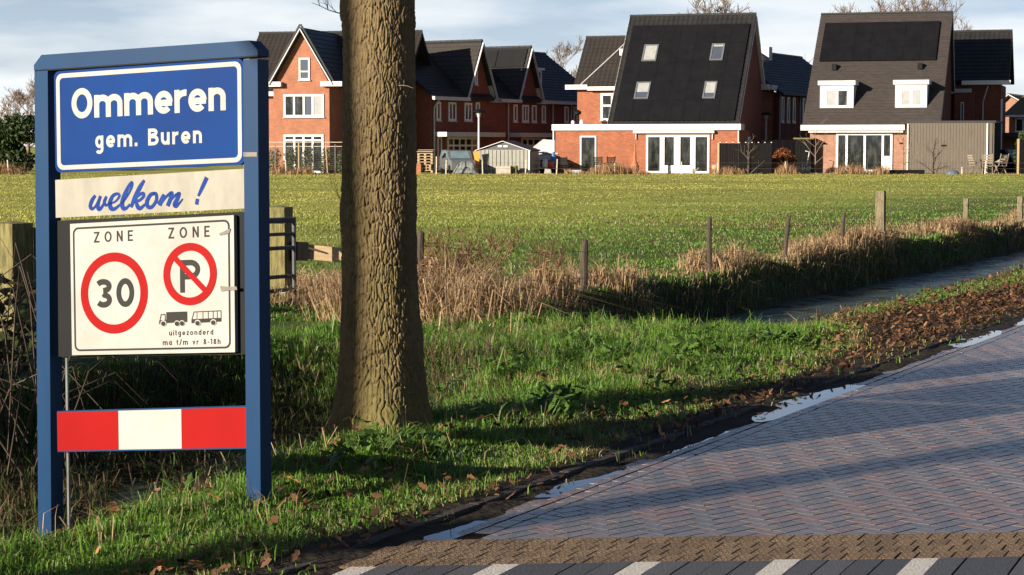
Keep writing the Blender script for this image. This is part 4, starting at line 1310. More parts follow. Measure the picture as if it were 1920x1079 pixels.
tree = empty('roadside_tree', (TREE[0], TREE[1], tz0), 0, label='thick tree trunk with ridged sunlit bark standing on the verge beside the sign', cat='tree', group='trees along the road')
link('trunk', npmesh('trunk', Vb, quads=qb, col=colb.reshape(-1, 3), smooth=True), m_bark, tree)
_, cr = bare_tree(21, (0, 0, 0), 10.5, .17, levels=4, twig=.012, start=.48)
cr.build('crown', m_bark_far, tree, smooth=True)
def sprig(m, p, d, ln, r, k=4, lv=0, rg=random.Random(2)):
    q = [Vector(p)]; d = Vector(d).normalized()
    for i in range(4):
        d = (d + Vector((rg.uniform(-.3, .3), rg.uniform(-.3, .3), rg.uniform(-.2, .3)))).normalized()
        q.append(q[-1] + d * ln / 4)
    m.tube(q, [r, r * .85, r * .65, r * .5, r * .3], 5, caps=False)
    if lv < 2:
        for i in range(k):
            j = rg.randint(1, 3)
            sprig(m, q[j], (d + Vector((rg.uniform(-1, 1), rg.uniform(-.6, .6), rg.uniform(-.3, 1)))), ln * .55, r * .6, 2, lv + 1, rg)
m = MB(); sprig(m, (-.20, -.06, 2.40), (-1, -.1, .35), .22, .004); m.build('twig', m_bark_far, tree)
m = MB(); sprig(m, (-.19, -.04, 2.43), (-.6, 0, 1), .25, .0035); m.build('twig', m_bark_far, tree)
m = MB(); sprig(m, (-.20, -.06, 1.28), (-.35, -.1, 1), .26, .0025, 2); m.build('twig', m_bark_far, tree)
m = MB(); sprig(m, (-.20, -.05, 1.30), (-.8, -.1, .7), .22, .002, 1); m.build('twig', m_bark_far, tree)
m = MB(); sprig(m, (.10, -.165, 2.0), (1, -.15, .12), .11, .0025, 0); m.build('twig', m_bark_far, tree)


# two more trees of the row stand left of the camera; their shadows cross verge and road
for i, (x, y, h, r_, sd, lab) in enumerate(((-10.9, .05, 12.5, .24, 41, 'bare tree beyond the left edge whose trunk shadow crosses the brick road'),
                                            (-12.24, 2.35, 14.5, .34, 43, 'bare tree across the ditch whose shadow falls on the big trunk'),
                                            (-12.6, -6.6, 13.0, .26, 44, 'bare tree behind the viewer throwing soft branch shadows over the bricks'))):
    plant_tree((x, y, float(Hgt(x, y))), sd, h, r_, lab, 'trees along the road', levels=4, twig=.012, start=.6 if i == 1 else .42)

# ------------------------------------------------------------------ meadow fence along the ditch
posts = [(17.03, .80, .042, .02, 'dark'), (20.80, .56, .045, .06, 'dark'), (24.90, .69, .036, .02, 'dark'), (27.79, .62, .034, .16, 'dark'), (30.73, .58, .034, .12, 'dark'), (33.39, .86, .075, .0, 'pale'), (39.37, .59, .045, .03, 'pale'), (44.10, .52, .055, .02, 'pale'), (51, .6, .05, .0, 'pale')]
fe = empty('meadow_fence', (*xy(17.4, 5.2), 0), 0, label='row of crooked weathered posts with wire along the meadow side of the ditch', cat='fence')
o0 = Vector((*xy(17.4, 5.2), 0))
tops = []
for (u, h, r_, ln, kd) in posts:
    x, y = xy(u, 5.2 + random.uniform(-.08, .08))
    z = float(Hgt(x, y))
    m = MB()
    n = 8
    b = Vector((x, y, z - .2)) - o0
    tp = Vector((x + ln * h, y + .03, z + h)) - o0
    if kd == 'pale':
        m.beam(b, tp, r_ * 2, r_ * 1.7, up=(TX, TY, 0))
        m.beam(tp - Vector((0, 0, .06)), tp + Vector((0, 0, .012)), r_ * 1.7, r_ * 1.4, up=(TX, TY, 0))
    else:
        m.tube([b, b.lerp(tp, .4) + Vector((.008, 0, 0)), b.lerp(tp, .8) - Vector((.006, 0, 0)), tp, tp + Vector((.01, 0, .02))], [r_, r_ * .92, r_ * .95, r_ * .8, r_ * .35], n)
    m.build('post', m_wood_post if kd == 'pale' else m_wood_dark, fe)
    tops.append(tp - Vector((0, 0, .12)))
for lv in (0, .3):
    m = MB()
    for a, b in zip(tops[:-1], tops[1:]):
        a, b = a - Vector((0, 0, lv)), b - Vector((0, 0, lv))
        m.tube([a, a.lerp(b, .33) - Vector((0, 0, .03)), a.lerp(b, .66) - Vector((0, 0, .03)), b], .0022, 4)
    m.build('wire', m_wire, fe)

# ------------------------------------------------------------------ field gate and its posts
gl, gr_ = Vector((-4.42, 17.9, 0)), Vector((-2.40, 20.9, 0))
gp = empty('gate_post', tuple(gr_), R(-18), label='mossy square timber gate post right of the sign, lit on one face', cat='post', group='gate posts')
MB().box(-.105, .105, -.105, .105, -.2, 1.02).add([(-.105, -.105, 1.02), (.105, -.105, 1.02), (.105, .105, 1.02), (-.105, .105, 1.02), (0, 0, 1.04)], [(0, 1, 4), (1, 2, 4), (2, 3, 4), (3, 0, 4)]).build('timber', m_wood_moss, gp)
P('hinge', m_galv, gp, (-.03, .12, -.125, -.106, .86, .90), (-.03, .12, -.125, -.106, .14, .18))
gp2 = empty('gate_post', tuple(gl), R(-30), label='thick mossy gate post at the left edge beside the blue sign post', cat='post', group='gate posts')
MB().box(-.13, .13, -.13, .13, -.4, .97).add([(-.13, -.13, .97), (.13, -.13, .97), (.13, .13, .97), (-.13, .13, .97), (0, 0, .99)], [(0, 1, 4), (1, 2, 4), (2, 3, 4), (3, 0, 4)]).build('timber', m_wood_moss, gp2)
ge = Vector((-2.22, 20.62, 0))
gs = gl + Vector((.2, .05, 0))
m_gate = M('dull_gate_steel', (.075, .08, .088), (.05, .052, .056), 10, .55, metal=.2, spec=.2)
ga = empty('field_gate', tuple(gs), 0, label='galvanised tubular field gate standing behind the sign', cat='gate')
dv = ge - gs
for z, r_ in ((.90, .026), (.76, .016), (.62, .018), (.33, .018), (.19, .018), (.05, .02)):
    MB().tube([Vector((0, 0, z)), dv + Vector((0, 0, z))], r_ * 1.15, 8).build('rail', m_gate, ga)
for f in (0, .5, 1):
    MB().tube([dv * f + Vector((0, 0, .0)), dv * f + Vector((0, 0, .93))], .022, 8).build('stile', m_gate, ga)
rl = empty('fence_rail', (-2.28, 20.95, 0), 0, label='pale timber rail running from the gate post behind the trunk', cat='fence')
MB().beam((.05, 0, .57), (1.5, .05, .42), .05, .15).build('plank', m_wood_light, rl)
MB().beam((.0, -.05, .57), (.17, -.02, .56), .09, .19).build('bracket', m_blackwood, rl)
MB().tube([(.18, -.06, .60), (.75, .1, .42)], .012, 6).build('latch_rod', m_wire, rl)

# ------------------------------------------------------------------ things in the gardens along the meadow
m_shedwall = M('ribbed_grey_metal', (.25, .24, .20), (.17, .165, .14), 5, .6, stretch=(6, 6, .5))
m_shedroof = M('dark_metal_roof', (.05, .052, .055), None, 4, .5)
m_canvas = M('white_canvas', (.5, .5, .5), (.42, .42, .42), 2, .7)
m_tarp = M('grey_tarpaulin', (.20, .21, .19), (.12, .13, .12), 3, .5, bump=.6, bscale=8)
m_orange = M('orange_plastic', (.75, .22, .02), None, 3, .5)
m_conc = M('pale_concrete', (.38, .34, .28), (.26, .24, .2), 5, .9)
m_terra = M('terracotta', (.36, .14, .06), (.28, .1, .045), 5, .8)
m_carpaint = M('grey_car_paint', (.16, .17, .175), (.13, .14, .145), 2, .3, metal=.3)
m_carblue = M('dark_car_paint', (.02, .028, .04), None, 2, .25)
m_carglass = M('car_glass', (.16, .22, .24), (.12, .17, .19), 2, .1, spec=.8)
m_bluet = M('blue_plastic', (.03, .13, .35), None, 3, .5)
m_redp = M('red_plastic', (.5, .03, .03), None, 3, .5)
m_chairw = M('weathered_chair_wood', (.24, .19, .14), (.16, .13, .1), 6, .85)
m_bamboo = M('reed_mat', (.36, .29, .21), (.22, .18, .13), 14, .9, stretch=(9, 9, .6))
def X_(px, Y=118.): return (px - 960) / 3800.0 * Y

# metal shed
sd = empty('metal_shed', (X_(894, 119.2), 119.2, 0), R(-14), label='grey ribbed metal garden shed with a low white edged gable', cat='shed')
W2 = 3.18
P('wall', m_shedwall, sd, (0, W2, 0, 2.4, 0, 1.42))
MB().prism([(0, 1.42), (W2, 1.42), (W2 / 2, 1.90)], 0, 'y', .02, 2.38).build('gable', m_shedroof, sd)
for i in range(13):
    a = .08 + i * .235
    P('wall_panel', m_shedwall, sd, (a, a + .17, -.03 - .008 * (i % 3), -.002, .04, 1.40))
for i in range(9):
    a = .1 + i * .25
    P('wall_panel', m_shedwall, sd, (W2 + .002, W2 + .025, a, a + .18, .04, 1.40))
slope(sd, (-.08, 2.5, 1.38), (0, -2.6, 0), (W2 / 2 + .08, 0, .56), .04, m_shedroof, wavy=False)
slope(sd, (W2 + .08, -.1, 1.38), (0, 2.6, 0), (-W2 / 2 - .08, 0, .56), .04, m_shedroof, wavy=False)
beampart('trim', sd, m_white, (-.1, -.12, 1.37), (W2 / 2, -.12, 1.93), .03, .06, up=(0, 1, 0))
beampart('trim', sd, m_white, (W2 + .1, -.12, 1.37), (W2 / 2, -.12, 1.93), .03, .06, up=(0, 1, 0))
P('corner_trim', m_white, sd, (W2 - .05, W2 + .03, -.06, -.04, .0, 1.4))
P('vent', m_white, sd, (1.28, 1.52, .0, .018, 1.58, 1.68), (1.62, 1.86, .0, .018, 1.58, 1.68))

# party tent beside it
te = empty('canvas_tent', (X_(993, 123), 123, 0), R(-12), label='white canvas tent roof behind the metal shed', cat='tent')
MB().add([(-.1, 0, 1.35), (1.8, -.3, 1.15), (1.9, 1.6, 1.15), (0, 1.7, 1.35), (.7, .6, 2.05), (1.5, .9, 2.0)], [(0, 1, 5, 4), (1, 2, 5), (2, 3, 4, 5), (3, 0, 4)]).build('canopy', m_canvas, te)
P('side_wall', m_canvas, te, (.05, 1.75, .1, .14, .8, 1.2))
for x, y in ((0, .05), (1.7, .05), (1.75, 1.5), (.05, 1.5)): MB().tube([(x, y, 0), (x, y, 1.3)], .03, 6).build('pole', m_galv, te)

def lamp(x, y, label):
    o = empty('street_lamp', (x, y, 0), 0, label=label, cat='street lamp', group='park style street lamps')
    MB().tube([(0, 0, 0), (0, 0, 1.0), (0, 0, 3.35)], [.075, .065, .05], 10).build('pole', m_white, o)
    MB().lathe([(.07, 3.35), (.10, 3.45), (.06, 3.5)], n=10).build('collar', m_white, o)
    MB().lathe([(.10, 3.46), (.17, 3.66), (.03, 3.68)], n=12).build('lens', m_grey, o)
    MB().lathe([(.20, 3.62), (.42, 3.66), (.40, 3.71), (.18, 3.80), (.02, 3.84)], n=16).build('lamp_hood', m_black, o)
lamp(X_(898, 121.5), 121.5, 'white street lamp with a dark hood standing behind the metal shed')
lamp(X_(1435, 130), 130, 'white street lamp with a dark hood behind the black fence panels')

# car nose under tarp, orange board, drum, pallets
ca_ = empty('parked_car', (X_(857, 119), 119.3, 0), R(-75), label='grey car parked behind the tarpaulin heap left of the shed', cat='car')
MB().prism([(-1.6, .25), (1.6, .25), (1.65, .75), (.9, .9), (.45, 1.38), (-1.0, 1.42), (-1.55, .95)], 0, 'y', -.7, .7).build('body', m_carpaint, ca_)
MB().add([(.93, -.6, .92), (.93, .6, .92), (.50, .52, 1.34), (.50, -.52, 1.34)], [(0, 1, 2, 3)]).build('windscreen', m_carglass, ca_)
MB().box(-.9, .45, -.715, -.701, .95, 1.32).build('side_window', m_carglass, ca_)
for x in (-1.0, 1.0):
    for y in (-.72, .58): MB().tube([(x, y, .28), (x, y + .14, .28)], .28, 14).build('wheel', m_black, ca_)
tp = empty('tarpaulin_heap', (X_(873, 117.3), 117.3, 0), 0, label='crumpled grey tarpaulin heap at the meadow edge', cat='tarpaulin')
n = 26
gx, gy = np.meshgrid(np.linspace(-.75, .75, n), np.linspace(-.55, .55, n), indexing='ij')
hh = .72 * np.clip(1 - (np.abs(gx) / .78) ** 2.5, 0, 1) * np.clip(1 - (np.abs(gy) / .58) ** 2.5, 0, 1) * (.55 + .9 * fbm(gx * 2.4 + 5, gy * 2.4, 50, 4)) + .1 * np.abs(fbm(gx * 5, gy * 5, 51, 2) - .5)
it = np.arange(n * n).reshape(n, n)
link('sheet', npmesh('sheet', np.stack([gx, gy, hh], -1).reshape(-1, 3), quads=np.stack([it[:-1, :-1], it[1:, :-1], it[1:, 1:], it[:-1, 1:]], -1).reshape(-1, 4)), m_tarp, tp)
ob = empty('orange_board', (X_(894, 118.6), 118.6, 0), R(-10), label='orange plastic board leaning upright against the shed', cat='board')
MB().prism([(-.22, 1.32), (.18, 1.36), (.1, .2), (-.0, .2)], 0, 'y', 0, .05).build('panel', m_orange, ob)
dr = empty('cable_drum', (X_(838, 118.4), 118.4, 0), R(10), label='grey round drum standing on its rim beside a stake', cat='drum')
MB().tube([(0, 0, .62), (0, .1, .62)], .36, 24).build('flange', m_galv, dr)
MB().tube([(0, .11, .62), (0, .34, .62)], .24, 18).build('core', m_grey, dr)
MB().tube([(0, .35, .62), (0, .45, .62)], .36, 24).build('flange', m_galv, dr)
MB().box(-.3, .3, .05, .4, 0, .3).build('cradle', m_blackwood, dr)
ps = empty('pallet_stack', (X_(783, 118.5), 118.5, 0), R(-8), label='stack of pale timber pallets right of the big trunk', cat='pallets')
for lv in range(7):
    z = .1 + lv * .165
    w = .9 if lv not in (1, 2) else .62
    xo = 0 if lv not in (1, 2) else .18
    P('deck', m_wood_light, ps, (xo, xo + w, -.03, .5, z + .10, z + .14))
    for k in range(3): P('block', m_wood_light, ps, (xo + k * (w - .12) / 2, xo + k * (w - .12) / 2 + .12, .0, .4, z, z + .099))
P('top_board', m_wood_light, ps, (-.15, .92, -.1, .5, 1.30, 1.34), (.05, .98, -.08, .5, 1.40, 1.43))
pb = empty('planter_box', (X_(776, 118.2), 118.2, 0), 0, label='terracotta coloured box next to the pallets', cat='planter')
P('side', m_terra, pb, (0, .42, 0, .4, 0, .62)); P('soil', m_blackwood, pb, (.03, .39, .03, .37, .6, .625))

cb = empty('concrete_block', (X_(930, 117.6), 117.6, 0), R(-8), label='pale concrete trough lying in front of the metal shed', cat='trough')
P('trough_side', m_conc, cb, (0, .85, 0, .08, .08, .48), (0, .85, .42, .5, .08, .48)); P('trough_end', m_conc, cb, (0, .08, .081, .419, .08, .48), (.77, .85, .081, .419, .08, .48)); P('trough_floor', m_conc, cb, (0, .85, 0, .5, 0, .079))
cb2 = empty('wooden_crate', (X_(957, 117.8), 117.8, 0), R(-14), label='mossy crate at the end of the concrete trough', cat='crate')
for k in range(4): P('slat', m_wood_moss, cb2, (0, .35, -.02, .0, .05 + k * .12, .05 + k * .12 + .1))
P('side', m_wood_moss, cb2, (0, .35, 0, .4, 0, .5))
st = empty('sandstone_block', (X_(1020, 117.5), 117.5, 0), 0, label='rough pale stone block beside the tent', cat='stone')
MB().add([(0, 0, 0), (.45, 0, 0), (.42, .4, 0), (0, .4, 0), (.05, .04, .32), (.38, .02, .28), (.4, .35, .3), (.06, .34, .36)], [(3, 2, 1, 0), (4, 5, 6, 7), (0, 1, 5, 4), (1, 2, 6, 5), (2, 3, 7, 6), (3, 0, 4, 7)]).build('stone', m_conc, st)
by = empty('toy_heap', (X_(1022, 120), 120, 0), 0, label='small heap of red, blue and white garden toys by the tent', cat='toys')
MB().lathe([(.1, 0), (.2, .1), (.18, .45), (.08, .6)], (.0, 0, .3)).build('white_toy', m_white, by)
MB().lathe([(.08, 0), (.2, .1), (.16, .4), (.05, .5)], (.32, 0, .3)).build('red_toy', m_redp, by)
MB().lathe([(.1, 0), (.2, .2), (.12, .6), (.05, .8)], (.5, .2, .5)).build('blue_toy', m_bluet, by)
P('bench', m_blackwood, by, (-.3, .7, -.1, .4, 0, .3))

# garden chair maker -------------------------------------------------
def chair(name, loc, rz, label, mat, group=None, s=1.0):
    o = empty(name, loc, rz, label=label, cat='chair', group=group)
    o.scale = (s, s, s)
    for k in range(5): P('seat_slat', mat, o, (-.24, .24, -.22 + k * .09, -.15 + k * .09, .42, .445))
    for k in range(4): MB().box(-.23, .23, .24 + k * .035, .265 + k * .035, .55 + k * .12, .63 + k * .12).build('back_slat', mat, o)
    for sg in (-1, 1):
        MB().beam((sg * .24, -.22, 0), (sg * .24, .12, .43), .035, .04).build('leg', mat, o)
        MB().beam((sg * .24, .26, 0), (sg * .24, -.18, .62), .035, .04).build('leg', mat, o)
        MB().beam((sg * .24, .2, .42), (sg * .24, .40, 1.05), .035, .04).build('back_post', mat, o)
        MB().beam((sg * .25, -.24, .63), (sg * .25, .28, .65), .045, .03).build('armrest', mat, o)
    return o
chair('garden_chair', (X_(1062, 118.6), 118.6, 0), 2.6, 'dark garden chair at the corner of the solar panel house', m_black)
chair('garden_chair', (X_(1122, 118.4), 118.4, 0), 3.0, 'black garden chair left of the pair below the narrow door', m_black)
chair('garden_chair', (X_(1142, 118.4), 118.4, 0), 3.4, 'black garden chair right of the pair below the narrow door', m_black)
chair('folding_chair', (X_(1829, 117.4), 117.4, 0), 1.9, 'dark wooden folding chair by the corner of the garden room', m_chairw, s=1.15)
chair('deck_chair', (X_(1850, 117.2), 117.2, 0), 2.9, 'weathered wooden armchair with a slatted back beside the rain pipe', m_chairw, s=1.15)
chair('deck_chair', (X_(1873, 117.0), 117.0, 0), 3.6, 'weathered wooden armchair nearest the dark fence panel', m_chairw, s=1.15)
cu = empty('cushion', (X_(1876, 117.0), 117.0, .72), 0, label='pale cushion lying on the wooden armchairs', cat='cushion')
MB().beam((-.25, 0, .0), (.3, .05, .25), .4, .14).build('pad', m_conc, cu)
tb = empty('planter_tub', (X_(1066, 117.6), 117.6, 0), 0, label='pale grey tub in front of the solar panel house corner', cat='planter')
MB().prism([(.05, 0), (.65, 0), (.75, .26), (-.05, .26)], 0, 'y', 0, .35).build('tub', m_grey, tb)
ch = empty('clay_stove', (X_(1190, 118.6), 118.6, 0), 0, label='brown clay garden stove with a tall chimney by the glass doors', cat='stove')
MB().lathe([(.16, 0), (.24, .15), (.24, .5), (.12, .75), (.09, .8), (.08, 1.3)], n=14).build('pot', m_terra, ch)
MB().lathe([(.04, 1.3), (.04, 1.75)], n=8).build('flue', m_terra, ch)
bar_ = empty('barrel', (X_(1340, 117.6), 117.6, 0), 0, label='small wooden barrel beside the black fence panels', cat='barrel')
MB().lathe([(.15, 0), (.2, .2), (.2, .35), (.15, .55)], n=14).build('staves', m_wood_light, bar_)
wc = empty('watering_can', (X_(1298, 118.4), 118.4, 0), 0, label='pale watering can on the terrace before the glass doors', cat='watering can')
MB().lathe([(.12, .0), (.12, .28), (.08, .32)], n=12).build('body', m_conc, wc)
MB().tube([(.1, 0, .08), (.36, 0, .38)], .02, 6).build('spout', m_conc, wc); MB().tube([(-.1, 0, .06), (-.2, 0, .2), (-.08, 0, .32)], .015, 6).build('handle', m_conc, wc)

# black board fence
bf = empty('board_fence', (X_(1346, 117), 117, 0), R(-8), label='black stained board fence panels in front of the solar panel house gable', cat='fence')
for i in range(22):
    P('board', m_blackwood, bf, (.06 + i * .136, .06 + (i + 1) * .136 - .003, -.004 * (i % 2), .03, .05, 1.80))
for i in range(9):
    x = .10 + i * .365
    P('post', m_blackwood, bf, (x - .03, x + .03, .031, .09, 0, 1.83)); P('post_cap', m_white, bf, (x - .035, x + .035, .02, .095, 1.831, 1.87))
P('end_post', m_wood_light, bf, (-.05, .05, -.06, .04, 0, 1.83))

sp_ = plant_tree((X_(1402, 116.6), 116.6, 0), 61, 2.6, .03, 'slim bare multi-stemmed sapling in front of the black fence panels', 'young trees in the gardens', levels=2, twig=.008, start=.1)
plant_tree((X_(1526, 120.0), 119.6, 0), 62, 3.5, .05, 'bare young tree by the left wall of the slate house', 'young trees in the gardens', levels=2, twig=.009, start=.3)
plant_tree((X_(1691, 117.6), 117.4, 0), 63, 3.2, .06, 'bare young tree between the slate house and the garden room', 'young trees in the gardens', levels=2, twig=.011, start=.3)
plant_tree((X_(1753, 116.6), 116.4, 0), 64, 1.3, .012, 'tiny bare sapling in the grass before the garden room', 'young trees in the gardens', levels=2, twig=.006, start=.2)

rm = empty('reed_screen', (X_(1418, 128), 128, 0), R(-10), label='brown reed screen fence behind the rusty hedge', cat='fence')
for i in range(12): P('panel', m_bamboo, rm, (i * .27, i * .27 + .255, -.008 * (i % 2), .04, 0, 2.02))
shrub('beech_hedge', (X_(1467, 119), 119, 0), 'rust coloured beech hedge between the black fence and the small dark shed', 'hedge', [(-.35, 0, .55), (.35, 0, .6), (0, 0, 1.0)], [(.5, .35, .6), (.5, .35, .65), (.6, .35, .55)], 900, .07, (.22, .07, .022), (.12, .045, .018))
ss = empty('tool_shed', (X_(1490, 121.5), 121.5, 0), R(-14), label='small black tool shed left of the slate house', cat='shed')
P('wall', m_blackwood, ss, (0, .95, 0, 1.4, 0, 2.05)); P('roof', m_wood_moss, ss, (-.12, 1.1, -.15, 1.5, 2.051, 2.13))
for i in range(6): P('board', m_blackwood, ss, (.01 + i * .157, .01 + (i + 1) * .157 - .01, -.02, -.001, .05, 2.03))
ut = empty('white_cart', (X_(1503, 120.6), 120.6, 0), R(-30), label='white metal cart frame leaning beside the small dark shed', cat='cart')
MB().tube([(0, 0, .5), (.3, 0, .5), (.45, 0, 1.3), (.2, 0, 1.35)], .025, 6).build('frame', m_white, ut)
MB().tube([(.45, 0, .45), (.62, 0, .3)], .025, 6).build('handle', m_white, ut)
for x in (.05, .4): MB().tube([(x, -.03, .3), (x, .03, .3)], .13, 12).build('wheel', m_grey, ut)

rbx = empty('raised_bed', (X_(1655, 117.0), 117.0, 0), R(-6), label='low dark timber raised bed before the glass doors of the slate house', cat='planter')
P('board', m_blackwood, rbx, (0, 2.35, 0, .06, 0, .27), (0, 2.35, .5, .56, 0, .27), (0, .06, .061, .499, 0, .27), (2.29, 2.35, .061, .499, 0, .27)); P('soil', M('bed_soil', (.05, .035, .02)), rbx, (.06, 2.29, .062, .498, 0, .22))
tp2 = empty('covered_mound', (X_(1785, 116.4), 116.4, 0), 0, label='small blue grey covered mound in the grass before the garden room', cat='cover')
MB().lathe([(.40, 0), (.36, .12), (.25, .24), (.05, .28)], n=12).build('cover', M('blue_grey_sheet', (.06, .08, .12), (.1, .12, .16), 6, .5), tp2)
fp = empty('boundary_fence', (X_(1907, 116.4), 116.4, 0), R(0), label='dark fence panel with a pale end post at the right edge', cat='fence')
P('post', m_wood_light, fp, (-.05, .05, -.05, .05, 0, 2.05))
for i in range(14): P('board', m_blackwood, fp, (.06 + i * .15, .06 + i * .15 + .14, -.02, .02, .05, 2.0))
shrub('conifer', (X_(1912, 118.5), 118.5, 0), 'small green conifer top behind the pale end post', 'shrub', [(.0, 0, 1.0), (.05, 0, 1.7), (.1, 0, 2.2)], [(.5, .4, .8), (.4, .3, .6), (.25, .2, .35)], 260, .08, (.03, .05, .015), (.08, .1, .03))
c2_ = empty('parked_car', (X_(1893, 126), 126, 0), R(-70), label='dark car parked beyond the garden chairs', cat='car')
MB().prism([(-1.9, .25), (1.9, .25), (1.9, .8), (1.1, .92), (.5, 1.42), (-1.1, 1.45), (-1.85, .95)], 0, 'y', -.8, .8).build('body', m_carblue, c2_)
MB().add([(1.14, -.7, .94), (1.14, .7, .94), (.55, .6, 1.40), (.55, -.6, 1.40)], [(0, 1, 2, 3)]).build('windscreen', m_carglass, c2_)
for x in (-1.2, 1.2):
    for y in (-.82, .68): MB().tube([(x, y, .3), (x, y + .14, .3)], .3, 14).build('wheel', m_black, c2_)

# mesh fence round the gabled house garden, with a patchy hedge behind
mf = empty('mesh_fence', (X_(499, 117), 117, 0), 0, label='wire mesh garden fence with pale posts before the gabled house', cat='fence')
for i, x in enumerate((.1, .55, 1.15, 1.9, 2.75, 3.45, 4.0, 4.7)):
    MB().beam((x + (.12 if i == 5 else 0), 0, 0), (x, 0, 1.75 if i != 3 else 1.95), .07 if i in (3, 5) else .045, .05).build('post', m_wood_light if i in (3, 5) else m_galv, mf)
for z in (1.62, 1.86): MB().tube([(0, 0, z), (4.85, 0, z)], .022, 6).build('rail', m_stake, mf)
m = MB()
for i in range(40): m.tube([(.05 + i * .12, .03, .25), (.05 + i * .12, .03, 1.6)], .004, 3, caps=False)
for i in range(12): m.tube([(0, .03, .3 + i * .11), (4.85, .03, .3 + i * .11)], .004, 3, caps=False)
m.build('mesh', m_galv, mf)
for i in range(5):
    x = X_(512, 118) + i * 1.02
    shrub('laurel_bush', (x, 117.9, 0), ('sparse olive laurel bush at the sign end of the mesh fence', 'laurel bush behind the mesh fence below the wide window', 'laurel bush in the middle of the mesh fence', 'laurel bush behind the leaning white fence post', 'laurel bush at the trunk end of the mesh fence')[i], 'shrub',
          [(0, 0, .5), (.1, 0, 1.05)], [(.5, .25, .5), (.45, .22, .5)], 330, .07, (.045, .065, .02), (.13, .14, .045), group='laurels behind the mesh fence', stems=4)

# wire fence with pale stakes along the far side of the meadow
wf = empty('stake_fence', (0, 116, 0), 0, label='line of pale stakes with thin wire along the gardens', cat='fence')
stk = [(-40, 1.0), (-34, .8), (17, .85), (537, .85), (818, 1.05), (836, .85), (905, .75), (985, .85), (1043, .9), (1152, .7), (1277, .75), (1345, .7), (1472, .75), (1655, .5), (1802, .45), (1845, .8), (1990, .8)]
for px, h in stk:
    x = X_(px, 116)
    MB().beam((x, 0, -.05), (x + random.uniform(-.04, .06), 0, h), .065, .06).build('stake', m_stake, wf)
for z in (.35, .68): MB().tube([(X_(-40, 116), -.04, z), (X_(1990, 116), -.04, z)], .006, 4).build('wire', m_wire, wf)

# ------------------------------------------------------------------ grasses
def blades(name, P0, h, w, col, mat, lean=.5, bend=.5, dirs=None, label=None, cat=None, parent=None):
    n = len(P0)
    a = rng.uniform(0, 2 * np.pi, n)
    side = np.stack([np.cos(a), np.sin(a), np.zeros(n)], 1)
    b = rng.uniform(0, 2 * np.pi, n) if dirs is None else dirs
    fwd = np.stack([np.cos(b), np.sin(b), np.zeros(n)], 1)
    h = np.asarray(h).reshape(-1, 1) * np.ones((n, 1)); w = np.asarray(w).reshape(-1, 1) * np.ones((n, 1))
    l1 = lean * rng.random((n, 1)); l2 = l1 + bend * rng.random((n, 1))
    up = np.array([0, 0, 1.])
    mid = P0 + up * h * .55 + fwd * h * .35 * l1
    tip = P0 + up * h * (1 - .45 * np.clip(l2, 0, 1.6)) + fwd * h * (.35 * l1 + .75 * l2)
    V2 = np.stack([P0 - side * w * .5, P0 + side * w * .5, mid + side * w * .42, mid - side * w * .42, tip], 1).reshape(-1, 3)
    i = np.arange(n)[:, None] * 5
    q = i + np.array([[0, 1, 2, 3]]); t = i + np.array([[3, 2, 4]])
    c = np.repeat(col, 5, 0)
    o = link(name, npmesh(name, V2, tris=t, quads=q, col=c), mat, parent, kind='stuff')
    if label: tag(o, label, cat)
    return o
m_grass = AM('grass_blades', rough=.5, trans=.34, spec=.4)
m_straw = AM('straw_blades', rough=.65, trans=.25, spec=.25)
def green(n, f=None, dry=.12):
    t = rng.random((n, 1))
    c = np.array([.052, .150, .012]) * (1 - t) + np.array([.15, .25, .028]) * t
    d = (rng.random((n, 1)) < (dry if f is None else f.reshape(-1, 1)))
    k = rng.random((n, 1))
    return np.where(d, np.array([.25, .20, .085]) * (.6 + .7 * k), c)
def straw(n):
    t = rng.random((n, 1)); k = rng.uniform(.55, 1.25, (n, 1))
    return (np.array([.42, .30, .17]) * (1 - t) + np.array([.26, .155, .075]) * t) * k
def visible(x, y, m_=.02):
    return (np.abs(x / np.maximum(y, .1)) < .2526 + m_) & (y > 6.5)

# verge and dam: clumped green grass
N = 640000
u = rng.uniform(5.0, 40, N) ** 1.0; u = 5 + 35 * rng.random(N) ** 1.9
v = rng.uniform(-.02, 5.1, N)
x, y = xy(u, v)
ml = mudline(u)
cl = fbm(x * 5, y * 5, 60, 3); cl2 = fbm(x * 1.1, y * 1.1, 61, 3)
z = Hgt(x, y)
pr = sstep(-.14, .22, v - ml) * sstep(.22, .52, cl * .75 + cl2 * .35)
pr = np.where(v < ml, .055 * (cl > .55), pr)
infarbank = (z < -.12) & (v > 3.4)
pr = np.where(z < WATER_Z + .06, 0, pr)
pr = np.where(infarbank, pr * .5, pr)
d2 = np.hypot(x - TREE[0], y - TREE[1])
np_ = np.minimum(np.hypot(x + 1.10, y - 8.88), np.hypot(x + 2.10, y - 9.36))
k = (rng.random(N) < pr) & visible(x, y, .08) & (d2 > .27) & (np_ > .16 * rng.random(N))
x, y, z, u, v, cl, cl2 = x[k], y[k], z[k], u[k], v[k], cl[k], cl2[k]
n = len(x)
hgt = (.035 + .06 * cl2 + .055 * sstep(.5, .75, cl)) * rng.uniform(.5, 1.35, n) * (1 + .55 * sstep(.5, 1.7, v) * (u > 10) * (u < 17)) * (1 - .35 * sstep(16.5, 18.5, u)) * (.75 + .25 * (v > 1))
tall = rng.random(n) < .02
hgt = np.where(tall, hgt * 1.9, hgt)
fdry = np.clip(.07 + .42 * sstep(.55, .30, cl2) + .25 * sstep(.5, .0, v - mudline(u)), 0, .6)
tone = (.75 + .5 * fbm(x * .9, y * .9, 62, 3))[:, None]
colg = green(n, fdry) * tone
